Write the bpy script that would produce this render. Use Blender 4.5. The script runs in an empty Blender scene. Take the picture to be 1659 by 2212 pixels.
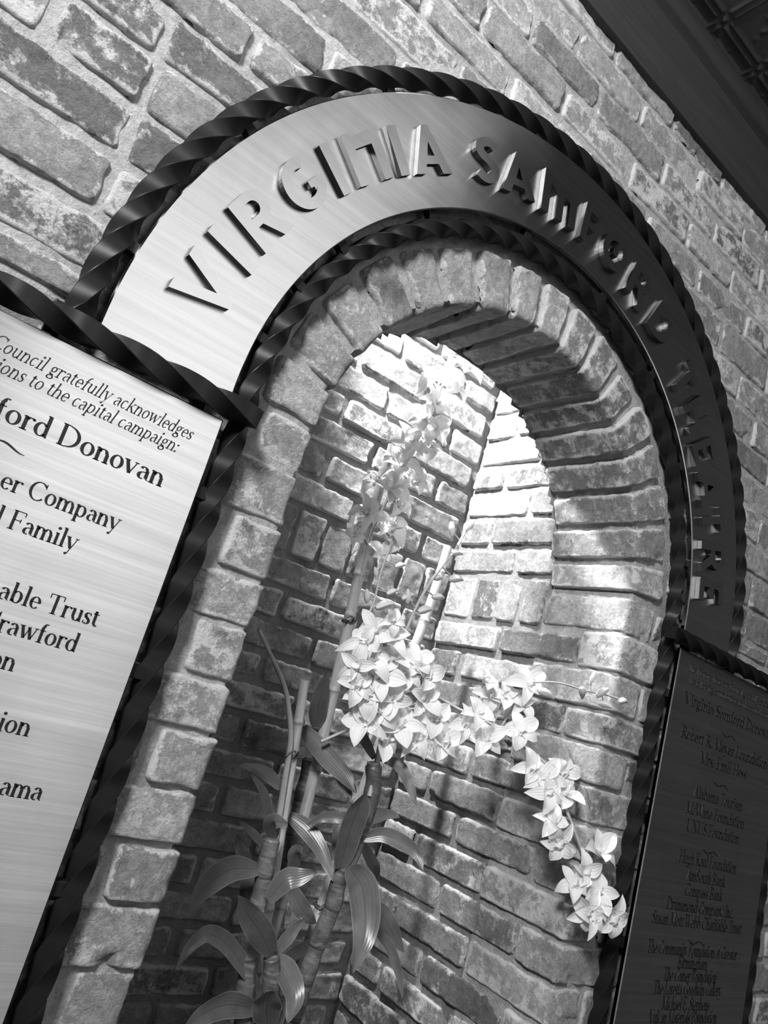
import bpy, math, random
import numpy as np
from mathutils import Vector, Matrix, noise

S = 0.69                      # metres per layout unit (one unit = outer radius of the sign)
scene = bpy.context.scene
COL = scene.collection

# ------------------------------------------------------------------ camera
CAM = Vector((-1.19293, -1.22793, -0.47114))
RC = Matrix(((0.756403, -0.594118, 0.273638), (0.368008, 0.040684, -0.928932), (0.540763, 0.803348, 0.249414)))
cd = bpy.data.cameras.new('camera')
cam = bpy.data.objects.new('camera', cd)
COL.objects.link(cam)
rot = Matrix((RC[0], -RC[1], -RC[2])).transposed()
cam.matrix_world = Matrix.Translation(CAM * S) @ rot.to_4x4()
cd.sensor_fit = 'VERTICAL'
cd.sensor_height = 36.0
cd.lens = 1612.0 / 2212.0 * 36.0
cd.clip_start = 0.01
scene.camera = cam

# ------------------------------------------------------------------ world, light, exposure
scene.view_settings.view_transform = 'Standard'
scene.view_settings.look = 'None'
scene.view_settings.gamma = 1.0
scene.view_settings.exposure = 0.0
w = bpy.data.worlds.new('world')
scene.world = w
w.use_nodes = True
bg = w.node_tree.nodes['Background']
bg.inputs[0].default_value = (0.8, 0.8, 0.8, 1)
bg.inputs[1].default_value = 0.05


def area(name, loc, target, size, power, sy=None, spread=180):
    l = bpy.data.lights.new(name, 'AREA')
    l.energy = power
    l.size = size * S
    l.spread = math.radians(spread)
    if sy:
        l.shape = 'RECTANGLE'
        l.size_y = sy * S
    o = bpy.data.objects.new(name, l)
    COL.objects.link(o)
    o.location = Vector(loc) * S
    o.rotation_euler = (Vector(target) - Vector(loc)).to_track_quat('-Z', 'Y').to_euler()
    return o


# daylight entering under the porch roof: from the street in front, and from its open left end
area('daylight_front', (0.05, -3.4, 1.30), (-0.7, 0, 0.1), 2.0, 10.5, 1.6)
area('daylight_street', (-0.35, -3.5, -1.1), (-0.9, 0, -0.4), 2.2, 5.5, 2.6)
area('daylight_left', (-2.7, -2.0, 1.5), (0, 0.2, 0.2), 0.6, 88, 0.6)
area('porch_lamp_left', (-0.95, -0.42, 1.70), (-0.6, 0.0, -0.3), 0.16, 5)
# recessed downlight in the top of the niche, behind the arch
LP = Vector((-0.24, 0.66, 1.06))
sl = bpy.data.lights.new('niche_downlight', 'SPOT')
sl.energy = 150
sl.spot_size = math.radians(82)
sl.spot_blend = 0.7
sl.shadow_soft_size = 0.025
so = bpy.data.objects.new('niche_downlight', sl)
COL.objects.link(so)
so.location = LP * S
so.rotation_euler = (Vector((0.545, 0.62, 0.30)) - LP).to_track_quat('-Z', 'Y').to_euler()

# ------------------------------------------------------------------ node helpers and materials


class NT:
    def __init__(self, name):
        self.m = bpy.data.materials.new(name)
        self.m.use_nodes = True
        self.t = self.m.node_tree
        self.b = self.t.nodes['Principled BSDF']

    def n(self, typ, **kw):
        x = self.t.nodes.new(typ)
        for k, v in kw.items():
            setattr(x, k, v)
        return x

    def l(self, a, b):
        self.t.links.new(a, b)

    def coords(self, scale=(1, 1, 1), off=None):
        tc = self.n('ShaderNodeTexCoord')
        mp = self.n('ShaderNodeMapping')
        mp.inputs['Scale'].default_value = scale
        self.l(tc.outputs['Object'], mp.inputs['Vector'])
        if off is not None:
            self.l(off, mp.inputs['Location'])
        return mp.outputs['Vector']

    def noise(self, vec, scale, detail=4, rough=0.5, dist=0):
        x = self.n('ShaderNodeTexNoise')
        x.inputs['Scale'].default_value = scale
        x.inputs['Detail'].default_value = detail
        x.inputs['Roughness'].default_value = rough
        x.inputs['Distortion'].default_value = dist
        self.l(vec, x.inputs['Vector'])
        return x.outputs['Fac']

    def ramp(self, fac, stops):
        x = self.n('ShaderNodeValToRGB')
        e = x.color_ramp.elements
        while len(e) < len(stops):
            e.new(0.5)
        for i, (p, c) in enumerate(stops):
            e[i].position = p
            e[i].color = (c, c, c, 1)
        self.l(fac, x.inputs['Fac'])
        return x.outputs['Color']

    def math(self, op, a, b=None, c=None, clamp=False):
        x = self.n('ShaderNodeMath', operation=op, use_clamp=clamp)
        for i, v in enumerate((a, b, c)):
            if v is None:
                continue
            if isinstance(v, (int, float)):
                x.inputs[i].default_value = v
            else:
                self.l(v, x.inputs[i])
        return x.outputs[0]

    def mixf(self, f, a, b):
        x = self.n('ShaderNodeMix')
        for i, v in ((0, f), (2, a), (3, b)):
            if isinstance(v, (int, float)):
                x.inputs[i].default_value = v
            else:
                self.l(v, x.inputs[i])
        return x.outputs[0]

    def attr(self, name):
        x = self.n('ShaderNodeAttribute', attribute_name=name)
        return x.outputs['Fac']

    def bump(self, h, dist, strength=1.0):
        x = self.n('ShaderNodeBump')
        x.inputs['Distance'].default_value = dist
        x.inputs['Strength'].default_value = strength
        self.l(h, x.inputs['Height'])
        self.l(x.outputs['Normal'], self.b.inputs['Normal'])

    def set(self, **kw):
        for k, v in kw.items():
            self.b.inputs[k.replace('_', ' ')].default_value = v
        return self

    def col(self, v):
        if isinstance(v, (int, float)):
            self.b.inputs['Base Color'].default_value = (v, v, v, 1)
        else:
            self.l(v, self.b.inputs['Base Color'])


def mat_brick():
    t = NT('old_brick')
    sd = t.attr('seed')
    tone = t.attr('tone')
    wear = t.attr('wear')
    edge = t.attr('edge')
    cx = t.n('ShaderNodeCombineXYZ')
    for i in range(3):
        t.l(sd, cx.inputs[i])
    v = t.coords((1, 1, 1), cx.outputs[0])
    n1 = t.noise(v, 11, 6, 0.65, 0.15)
    n2 = t.noise(v, 75, 7, 0.78)
    n3 = t.noise(v, 170, 4, 0.7)
    n4 = t.noise(v, 30, 10, 0.80, 0.15)
    # clay colour with cloudy variation and speckle
    c = t.math('MULTIPLY', tone, t.math('MULTIPLY_ADD', n1, 1.5, 0.25))
    c = t.math('MULTIPLY', c, t.math('MULTIPLY_ADD', n2, 2.2, -0.08))
    # dark fired patches
    dk = t.ramp(t.noise(v, 8, 8, 0.72, 0.1), [(0.32, 1.0), (0.44, 0.0)])
    c = t.mixf(t.math('MULTIPLY', dk, 0.55), c, 0.035)
    # old lime wash and mortar smears, ragged specks plus edges
    sm = t.math('ADD', n4, t.math('MULTIPLY', wear, 0.22))
    sm = t.math('ADD', sm, t.math('MULTIPLY', edge, 0.17))
    smr = t.ramp(sm, [(0.565, 0.0), (0.655, 1.0)])
    c = t.mixf(t.math('MULTIPLY', smr, 0.8), c, 0.62)
    pit = t.ramp(n3, [(0.30, 1.0), (0.37, 0.0)])
    c = t.mixf(t.math('MULTIPLY', pit, 0.5), c, 0.03)
    t.col(c)
    t.set(Roughness=0.85)
    h = t.math('ADD', t.math('MULTIPLY', n2, 1.0), t.math('MULTIPLY', n3, 0.45))
    h = t.math('ADD', h, t.math('MULTIPLY', smr, 0.25))
    h = t.math('ADD', h, t.math('MULTIPLY', n1, 1.0))
    t.bump(h, 0.0085 * S, 1.0)
    return t.m


def mat_mortar(name, base):
    t = NT(name)
    v = t.coords()
    n1 = t.noise(v, 9, 4, 0.6)
    n2 = t.noise(v, 90, 5, 0.7)
    n3 = t.noise(v, 260, 3, 0.7)
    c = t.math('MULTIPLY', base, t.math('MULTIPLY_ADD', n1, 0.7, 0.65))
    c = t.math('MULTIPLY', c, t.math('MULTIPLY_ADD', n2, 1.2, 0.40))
    pit = t.ramp(n3, [(0.32, 1.0), (0.38, 0.0)])
    c = t.mixf(t.math('MULTIPLY', pit, 0.5), c, 0.08)
    t.col(c)
    t.set(Roughness=0.95)
    t.bump(t.math('ADD', n2, t.math('MULTIPLY', n3, 0.5)), 0.005 * S, 0.9)
    return t.m


def mat_brushed(name, base, rough, streak):
    t = NT(name)
    v = t.coords((3.0, 1, 260))
    n = t.noise(v, 1.6, 3, 0.6)
    v2 = t.coords((1.2, 1, 60))
    nb = t.noise(v2, 1.5, 3, 0.55)
    v3 = t.coords((1, 1, 1))
    nc = t.noise(v3, 5, 5, 0.6, 0.6)
    c = t.math('MULTIPLY', base, t.math('MULTIPLY_ADD', n, streak, 1 - streak * 0.5))
    c = t.math('MULTIPLY', c, t.math('MULTIPLY_ADD', nb, streak * 1.2, 1 - streak * 0.6))
    c = t.math('MULTIPLY', c, t.math('MULTIPLY_ADD', nc, 0.5, 0.75))
    gl = t.n('ShaderNodeBsdfAnisotropic', distribution='BECKMANN')
    t.l(c, gl.inputs['Color'])
    r = t.math('MULTIPLY_ADD', nc, 0.16, rough - 0.08)
    t.l(r, gl.inputs['Roughness'])
    gl.inputs['Anisotropy'].default_value = 0.5
    tg = t.n('ShaderNodeTangent', direction_type='UV_MAP')
    t.l(tg.outputs[0], gl.inputs['Tangent'])
    bp = t.n('ShaderNodeBump')
    bp.inputs['Distance'].default_value = 0.0001 * S
    bp.inputs['Strength'].default_value = 0.2
    t.l(n, bp.inputs['Height'])
    t.l(bp.outputs['Normal'], gl.inputs['Normal'])
    t.l(gl.outputs[0], t.n('ShaderNodeOutputMaterial').inputs[0])
    t.t.nodes.remove(t.t.nodes['Material Output'])
    t.t.nodes.remove(t.b)
    return t.m


def mat_plain(name, c, rough, metal=0.0, nscale=40, var=0.3, bump=0.001, spec=0.5):
    t = NT(name)
    v = t.coords()
    n = t.noise(v, nscale, 5, 0.6)
    t.col(t.math('MULTIPLY', c, t.math('MULTIPLY_ADD', n, 2 * var, 1 - var)))
    t.set(Roughness=rough, Metallic=metal)
    t.b.inputs['Specular IOR Level'].default_value = spec
    if bump:
        t.bump(n, bump * S, 0.5)
    return t.m


def mat_wood():
    t = NT('dark_stained_wood')
    v = t.coords((1.2, 14, 14))
    n = t.noise(v, 3, 5, 0.6, 0.3)
    v2 = t.coords((3, 60, 60))
    n2 = t.noise(v2, 3, 4, 0.6)
    c = t.math('MULTIPLY', 0.026, t.math('MULTIPLY_ADD', n, 0.8, 0.6))
    c = t.math('MULTIPLY', c, t.math('MULTIPLY_ADD', n2, 0.5, 0.75))
    t.col(c)
    t.set(Roughness=0.6)
    t.bump(n2, 0.001 * S, 0.4)
    return t.m


def mat_leaf(name, c):
    t = NT(name)
    a = t.attr('across')
    v = t.coords()
    wv = t.math('SINE', t.math('MULTIPLY', a, 46.0))
    n = t.noise(v, 30, 4, 0.6)
    k = t.math('MULTIPLY', c, t.math('MULTIPLY_ADD', n, 0.9, 0.5))
    k = t.math('MULTIPLY', k, t.math('MULTIPLY_ADD', wv, 0.035, 1.0))
    rib = t.ramp(t.math('ABSOLUTE', t.math('SUBTRACT', a, 0.5)), [(0.0, 1.0), (0.035, 0.0)])
    k = t.mixf(t.math('MULTIPLY', rib, 0.5), k, 0.03)
    ed = t.ramp(t.math('ABSOLUTE', t.math('SUBTRACT', a, 0.5)), [(0.46, 0.0), (0.5, 1.0)])
    k = t.mixf(t.math('MULTIPLY', ed, 0.4), k, 0.4)
    t.col(k)
    t.set(Roughness=0.32)
    t.bump(wv, 0.0004 * S, 0.2)
    return t.m


def mat_bamboo():
    t = NT('bamboo')
    v = t.coords((90, 90, 5))
    n = t.noise(v, 1.5, 4, 0.6)
    v2 = t.coords((220, 220, 26))
    fl = t.ramp(t.noise(v2, 1.2, 2, 0.5), [(0.30, 1.0), (0.35, 0.0)])
    c = t.math('MULTIPLY', 0.46, t.math('MULTIPLY_ADD', n, 0.9, 0.5))
    c = t.mixf(t.math('MULTIPLY', fl, 0.55), c, 0.06)
    c = t.mixf(t.math('MULTIPLY', t.attr('ring'), 0.7), c, 0.10)
    t.col(c)
    t.set(Roughness=0.45)
    return t.m


def mat_cane():
    t = NT('cane_bark')
    v = t.coords((1, 1, 1))
    n = t.noise(v, 34, 5, 0.65, 1.2)
    v2 = t.coords((12, 12, 130))
    n2 = t.noise(v2, 1.4, 4, 0.6)
    c = t.math('MULTIPLY', 0.13, t.math('MULTIPLY_ADD', n, 2.4, -0.3))
    sc = t.ramp(n2, [(0.52, 0.0), (0.62, 1.0)])
    c = t.mixf(t.math('MULTIPLY', t.math('MULTIPLY', sc, n), 0.5), c, 0.42)
    c = t.mixf(t.math('MULTIPLY', t.attr('ring'), 0.75), c, 0.03)
    t.col(c)
    t.set(Roughness=0.4)
    t.bump(t.math('ADD', n, n2), 0.002 * S, 0.5)
    return t.m


def mat_petal():
    t = NT('silk_petal')
    a = t.attr('across')
    wv = t.math('SINE', t.math('MULTIPLY', a, 30.0))
    v = t.coords()
    n = t.noise(v, 22, 3, 0.6)
    c = t.math('MULTIPLY', 0.86, t.math('MULTIPLY_ADD', wv, 0.04, 0.96))
    c = t.math('MULTIPLY', c, t.math('MULTIPLY_ADD', n, 0.24, 0.86))
    t.col(c)
    t.set(Roughness=0.7)
    t.bump(wv, 0.0008 * S, 0.35)
    tr = t.n('ShaderNodeBsdfTranslucent')
    t.l(c, tr.inputs['Color'])
    mx = t.n('ShaderNodeMixShader')
    mx.inputs[0].default_value = 0.30
    t.l(t.b.outputs[0], mx.inputs[1])
    t.l(tr.outputs[0], mx.inputs[2])
    t.l(mx.outputs[0], t.t.nodes['Material Output'].inputs[0])
    return t.m


def mat_tin():
    t = NT('pressed_tin')
    v = t.coords()
    t.col(t.math('MULTIPLY', 0.075, t.math('MULTIPLY_ADD', t.noise(v, 12, 4, 0.6), 0.8, 0.6)))
    t.set(Roughness=0.38, Metallic=0.35)
    return t.m


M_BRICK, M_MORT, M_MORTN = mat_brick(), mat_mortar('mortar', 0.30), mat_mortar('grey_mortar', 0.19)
M_SIGN = mat_brushed('brushed_bronze', 0.76, 0.36, 0.36)
M_PLAQ = mat_brushed('brushed_plaque', 0.70, 0.34, 0.5)
M_LETTER = mat_brushed('letter_metal', 0.70, 0.34, 0.14)
M_EDGE = mat_brushed('letter_edge_shade', 0.12, 0.5, 0.1)  # letter sides: shade and dark reflections put into a darker metal colour
M_IRON = mat_plain('black_wrought_iron', 0.010, 0.42, 0.0, 60, 0.3, 0.0006, 0.17)
M_INK = mat_plain('engraved_black_fill', 0.012, 0.5, 0, 30, 0.2, 0, 0.3)
M_WOOD, M_TIN = mat_wood(), mat_tin()
M_LEAF = mat_leaf('leaf_green', 0.115)
M_BAMBOO, M_CANE, M_PETAL = mat_bamboo(), mat_cane(), mat_petal()
M_STEM = mat_plain('flower_stem', 0.36, 0.5, 0, 60, 0.3, 0)
M_BUD = mat_plain('bud_skin', 0.50, 0.6, 0, 60, 0.25, 0)
M_WIRE = mat_plain('tie_wire', 0.10, 0.5, 0.3, 60, 0.2, 0)
M_SOIL = mat_plain('potting_soil', 0.05, 0.95, 0, 60, 0.5, 0.01)
M_POT = mat_plain('planter_clay', 0.12, 0.7, 0, 20, 0.3, 0.002)

# ------------------------------------------------------------------ mesh helpers


class MB:
    """collects verts / faces (layout units) plus per-vertex attributes"""

    def __init__(self):
        self.v, self.f, self.mi, self.at = [], [], [], {}

    def add(self, verts, faces, mi=0, **attrs):
        o = len(self.v)
        self.v.extend(tuple(p) for p in verts)
        self.f.extend(tuple(i + o for i in f) for f in faces)
        self.mi.extend([mi] * len(faces))
        for k in set(self.at) | set(attrs):
            lst = self.at.setdefault(k, [])
            lst.extend([0.0] * (o - len(lst)))
            a = attrs.get(k, 0.0)
            lst.extend(list(a) if hasattr(a, '__len__') else [a] * len(verts))

    def grid(self, P, mi=0, closed_u=False, **attrs):
        """P: array [nu][nv] of points"""
        nu, nv = len(P), len(P[0])
        fs = []
        for i in range(nu if closed_u else nu - 1):
            for j in range(nv - 1):
                a, b = i * nv + j, ((i + 1) % nu) * nv + j
                fs.append((a, b, b + 1, a + 1))
        self.add([p for r in P for p in r], fs, mi, **attrs)

    def box(self, a, b, mi=0):
        x0, y0, z0 = a
        x1, y1, z1 = b
        v = [(x, y, z) for x in (x0, x1) for y in (y0, y1) for z in (z0, z1)]
        self.add(v, [(0, 1, 3, 2), (4, 6, 7, 5), (0, 4, 5, 1), (2, 3, 7, 6), (0, 2, 6, 4), (1, 5, 7, 3)], mi)

    def build(self, name, mats, parent=None, origin=(0, 0, 0), smooth=True, uv=False, bevel=0, sharp=0):
        if not isinstance(mats, (list, tuple)):
            mats = [mats]
        o = Vector(origin)
        me = bpy.data.meshes.new(name)
        me.from_pydata([tuple((Vector(p) - o) * S) for p in self.v], [], self.f)
        for m in mats:
            me.materials.append(m)
        me.polygons.foreach_set('material_index', self.mi)
        me.polygons.foreach_set('use_smooth', [smooth] * len(me.polygons))
        for k, l in self.at.items():
            l.extend([0.0] * (len(self.v) - len(l)))
            me.attributes.new(k, 'FLOAT', 'POINT').data.foreach_set('value', l)
        if uv:
            u = me.uv_layers.new(name='UVMap')
            for lp in me.loops:
                c = me.vertices[lp.vertex_index].co
                u.data[lp.index].uv = (c.x, c.z)
        if sharp:
            me.set_sharp_from_angle(angle=math.radians(sharp))
        me.update()
        ob = bpy.data.objects.new(name, me)
        COL.objects.link(ob)
        if parent is not None:
            ob.parent = parent
            ob.location = (o - ORG[parent.name]) * S
        else:
            ob.location = o * S
        ORG[ob.name] = o
        if bevel:
            b = ob.modifiers.new('bevel', 'BEVEL')
            b.width = bevel * S
            b.segments = 2
            b.limit_method = 'ANGLE'
            b.angle_limit = math.radians(40)
        return ob


ORG = {}


def tag(o, label=None, cat=None, group=None, kind=None):
    for k, v in (('label', label), ('category', cat), ('group', group), ('kind', kind)):
        if v:
            o[k] = v
    return o


def empty(name, loc):
    o = bpy.data.objects.new(name, None)
    COL.objects.link(o)
    o.location = Vector(loc) * S
    o.empty_display_size = 0.02
    ORG[o.name] = Vector(loc)
    return o


def nz(x, y, z=0.0):
    return noise.noise(Vector((x, y, z)))


def spline(pts, n):
    """Catmull-Rom resample"""
    P = [Vector(p) for p in pts]
    if len(P) == 2:
        return [P[0].lerp(P[1], i / (n - 1)) for i in range(n)]
    P = [P[0] * 2 - P[1]] + P + [P[-1] * 2 - P[-2]]
    m = len(P) - 3
    out = []
    for i in range(n):
        t = i / (n - 1) * m
        k = min(int(t), m - 1)
        t -= k
        a, b, c, d = P[k:k + 4]
        out.append(0.5 * ((2 * b) + (c - a) * t + (2 * a - 5 * b + 4 * c - d) * t * t + (3 * b - a - 3 * c + d) * t ** 3))
    return out


def frames(c, hint=Vector((0.3, -1, 0.2))):
    n = len(c)
    T = [(c[min(i + 1, n - 1)] - c[max(i - 1, 0)]).normalized() for i in range(n)]
    N = (hint - T[0] * hint.dot(T[0])).normalized()
    out = []
    for t in T:
        N = (N - t * N.dot(t)).normalized()
        out.append((t, N, t.cross(N)))
    return out


def tube(mb, c, r, seg=10, ring=None, cap=True, mi=0):
    """round tube along points c; r float or list; ring: per-point attribute"""
    fr = frames(c)
    rr = r if hasattr(r, '__len__') else [r] * len(c)
    P = []
    for i, (p, (t, a, b)) in enumerate(zip(c, fr)):
        P.append([p + (a * math.cos(k * 2 * math.pi / seg) + b * math.sin(k * 2 * math.pi / seg)) * rr[i] for k in range(seg + 1)])
    at = {}
    if ring is not None:
        at['ring'] = [ring[i] for i in range(len(c)) for _ in range(seg + 1)]
    mb.grid(P, mi, **at)
    if cap:
        for i in (0, -1):
            mb.add([tuple(p) for p in P[i][:-1]], [tuple(range(seg))], mi)


# ------------------------------------------------------------------ brickwork
RND = random.Random(7)
Y0 = 0.045                    # face of the outer wall
RO = 0.547                    # radius / half width of the opening
YB = 0.825                    # back of the niche
YA = 0.35                     # back of the arch ring


def cuts(L, extra=()):
    e = [0, 0.0025, 0.005, 0.009, 0.015]
    n = max(3, int(round(L / 0.0125)))
    mid = [0.015 + (L - 0.03) * i / n for i in range(1, n)]
    u = e + mid + [L - x for x in reversed(e)]
    for x in extra:
        u += [x + d for d in (-0.010, -0.005, 0, 0.005, 0.010)]
    u = sorted(u)
    o = [u[0]]
    for x in u[1:]:
        if x - o[-1] > 0.0012:
            o.append(x)
    return o


def brick(mb, fn, u0, u1, v0, v1, tone=None, wear=None, proud=None, rough=1.0, extra=(), dep=0.024, edge_r=0.0058):
    """raised, worn brick over a surface fn(u, v, h)"""
    L, H = u1 - u0, v1 - v0
    if L < 0.03:
        return
    sd = RND.uniform(0, 60)
    if tone is None:
        tone = RND.choice((0.13, 0.19, 0.24, 0.27, 0.30, 0.35)) * RND.uniform(0.85, 1.15)
    if wear is None:
        wear = RND.choice((0, 0, 0.15, 0.25, 0.4, 0.6))
    pr = RND.uniform(-0.004, 0.005) if proud is None else proud
    tu, tv = RND.uniform(-0.007, 0.007), RND.uniform(-0.004, 0.004)
    sk = [RND.uniform(-0.0045, 0.0045) for _ in range(4)]
    chip = RND.random() < 0.35
    cpx, cpy, cr = u0 + L * RND.choice((0.06, 0.94, 0.5)), v0 + H * RND.choice((0.05, 0.95)), RND.uniform(0.014, 0.034)
    us, vs = cuts(L, [x - u0 for x in extra]), cuts(H)
    P, ed = [], []
    rc = 0.012
    for a in us:
        row = []
        for b in vs:
            du, dv = min(a, L - a), min(b, H - b)
            d = rc - math.hypot(rc - du, rc - dv) if (du < rc and dv < rc) else min(du, dv)
            u, v = u0 + a, v0 + b
            wob = nz(u * 26 + sd, v * 26) * 0.0042 + nz(u * 48, v * 48 + sd) * 0.0022
            d2 = d + wob * rough
            k = max(0.0, min(1.0, d2 / edge_r))
            k = 1 - (1 - k) ** 2.2
            h = -dep + (dep + pr) * k
            if k > 0:
                h += k * (nz(u * 9 + sd, v * 12, sd) * 0.0055 + nz(u * 34 + sd, v * 34, 3) * 0.0028 + nz(u * 60, v * 60, sd) * 0.0016) * rough
                h += k * (tu * (a / L - 0.5) + tv * (b / H - 0.5))
                if chip:
                    q = math.hypot(u - cpx, v - cpy) + nz(u * 60, v * 60, sd) * 0.010
                    if q < cr:
                        h -= min(0.011, (cr - q) * 1.4)
            fu, fv = a / L, b / H
            uu = u + (sk[0] * (1 - fv) + sk[1] * fv) * (1 - 2 * fu) + wob * 0.3
            vv = v + (sk[2] * (1 - fu) + sk[3] * fu) * (1 - 2 * fv) * 0.7 + wob * 0.3
            row.append(fn(uu, vv, h))
            ed.append(max(0.0, 1 - max(d, 0) / 0.016))
        P.append(row)
    n = len(us) * len(vs)
    mb.grid(P, 1, tone=[tone] * n, seed=[sd] * n, wear=[wear] * n, edge=ed)


def f_front(u, v, h):
    return (u, Y0 - h, v)


def f_back(u, v, h):
    return (u, YB - h, v)


def f_right(u, v, h):
    return (RO - h, u, v)


def f_left(u, v, h):
    return (-RO + h, u, v)


WR = 0.014                    # arris radius


def prof(s, h, half=RO, lip=0.14):
    """profile across the reveal: s < lip runs over the wall face towards the opening,
    then turns into the reveal. Returns (distance from centre line, y)"""
    q = s - lip
    cc = WR
    if q < -cc:
        return half - q, Y0 - h
    if q > cc:
        return half - h, Y0 + q
    t = (q + cc) / (2 * cc) * math.pi / 2
    r = cc + h
    return half + cc - r * math.sin(t), Y0 + cc - r * math.cos(t)


def f_arch(u, v, h):           # u along profile, v = angle * RO
    d, y = prof(u, h)
    a = v / 0.6
    return (d * math.cos(a), y, d * math.sin(a))


def f_jr(u, v, h):
    d, y = prof(u, h, RO, 0.32)
    return (d, y, v)


def f_jl(u, v, h):
    d, y = prof(u, h, RO, 0.32)
    return (-d, y, v)


def mortar_grid(mb, fn, us, vs, h=-0.011, keep=None, amp=1.0):
    P = [[fn(u, v, h + amp * (nz(u * 11, v * 11, 5) * 0.004 + nz(u * 45, v * 45, 9) * 0.0022)) for v in vs] for u in us]
    nv = len(vs)
    fs = []
    for i in range(len(us) - 1):
        for j in range(nv - 1):
            if keep is None or keep((us[i] + us[i + 1]) / 2, (vs[j] + vs[j + 1]) / 2):
                a = i * nv + j
                fs.append((a, a + nv, a + nv + 1, a + 1))
    mb.add([p for r in P for p in r], fs, 0)


def rng(a, b, st):
    n = max(1, int(round((b - a) / st)))
    return [a + (b - a) * i / n for i in range(n + 1)]


MJ = 0.0095                   # half joint
# ---- front wall: measured beds and head joints of the visible courses
BEDS = [0.072, 0.175, 0.288, 0.392, 0.501, 0.603, 0.697, 0.803, 0.912, 1.030, 1.130, 1.236, 1.338, 1.437, 1.535]
HEADS = {0: [1.161], 1: [-1.068, 1.161], 2: [-1.068, 1.0], 3: [-1.242, -1.071, 1.153], 4: [-1.078, 1.0], 5: [-0.937, 1.151], 6: [-1.09, 1.009],
         7: [-0.942, 1.19], 8: [-0.789, 1.045], 9: [-0.626, 0.863, 1.17], 10: [-0.463, 0.465, 0.739], 11: [-0.316, -0.034, 0.295, 0.595, 0.896],
         12: [-0.157, 0.143, 0.46, 0.752], 13: [-0.332, -0.012, 0.293, 0.584, 0.886], 14: [0.16, 0.463, 0.752]}
low = [0.015, -0.085, -0.197, -0.306, -0.40, -0.50, -0.597, -0.693, -0.787, -0.884, -0.985, -1.083, -1.178, -1.272, -1.370, -1.468, -1.566]
ROWS = [(low[i + 1], low[i], [(-0.66, 0.67), (-0.81, 0.82)][i % 2]) for i in range(len(low) - 1)]
XL, XR, ZB, ZT = -1.75, 2.25, -1.566, 1.80


def ring_x(z0, z1):
    z = 0 if z0 < 0 < z1 else min(abs(z0), abs(z1))
    return math.sqrt(0.715 ** 2 - z * z) if z < 0.715 else 0.0


def lay(mb, fn, heads, a, b, v0, v1, mj=MJ, **kw):
    hs = sorted(h for h in heads if a < h < b)
    ed = [a] + hs + [b]
    for p, q in zip(ed[:-1], ed[1:]):
        brick(mb, fn, p + (mj if p != a else 0.002), q - (mj if q != b else 0.002), v0 + mj, v1 - mj, **kw)


def fill(heads, a, b, st=0.303):
    hs = sorted(heads)
    while hs[0] - st > a + 0.05:
        hs.insert(0, hs[0] - st)
    while hs[-1] + st < b - 0.05:
        hs.append(hs[-1] + st)
    o = [hs[0]]
    for h in hs[1:]:
        k = max(1, int(round((h - o[-1]) / st)))
        o0 = o[-1]
        o += [o0 + (h - o0) * i / k for i in range(1, k + 1)]
    return o


fw = MB()
for i in range(len(BEDS)):
    z0, z1 = BEDS[i], (BEDS[i + 1] if i + 1 < len(BEDS) else BEDS[i] + 0.1)
    hs = fill(HEADS[i], XL, XR)
    rx = ring_x(z0, z1)
    if rx > 0.05:
        lay(fw, f_front, hs, XL, -rx, z0, z1, mj=0.0065, edge_r=0.006)
        lay(fw, f_front, hs, rx, XR, z0, z1, mj=0.0065, edge_r=0.006)
    else:
        lay(fw, f_front, hs, XL, XR, z0, z1, mj=0.0065, edge_r=0.006)
lay(fw, f_front, fill([-0.958, 1.02], XL, XR), XL, -0.73, low[0], BEDS[0], mj=0.0065, edge_r=0.006)
lay(fw, f_front, fill([-0.958, 1.02], XL, XR), 0.73, XR, low[0], BEDS[0], mj=0.0065, edge_r=0.006)
for i, (z0, z1, (ql, qr)) in enumerate(ROWS):
    if z0 < -1.45:
        continue
    lay(fw, f_front, fill([ql - 0.3], XL, ql - 0.01), XL, ql - MJ, z0, z1, mj=0.0065, edge_r=0.006)
    lay(fw, f_front, fill([qr + 0.3], qr + 0.01, XR), qr + MJ, XR, z0, z1, mj=0.0065, edge_r=0.006)
mortar_grid(fw, f_front, rng(XL, XR, 0.02), rng(ZB, ZT, 0.02), h=-0.0075,
            keep=lambda u, v: (math.hypot(u, v) > 0.728 if v > 0 else abs(u) > 0.728))
# inner face of the wall above the arch, and its thickness
mortar_grid(fw, lambda u, v, h: (u, YA + 0.006 + h, v), rng(-0.60, 0.60, 0.02), rng(0.0, 1.3, 0.02),
            keep=lambda u, v: math.hypot(u, v) > 0.545)
tag(fw.build('wall_front', [M_MORT, M_BRICK]), 'wall of old reclaimed bricks around the arched niche', kind='structure')

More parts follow.
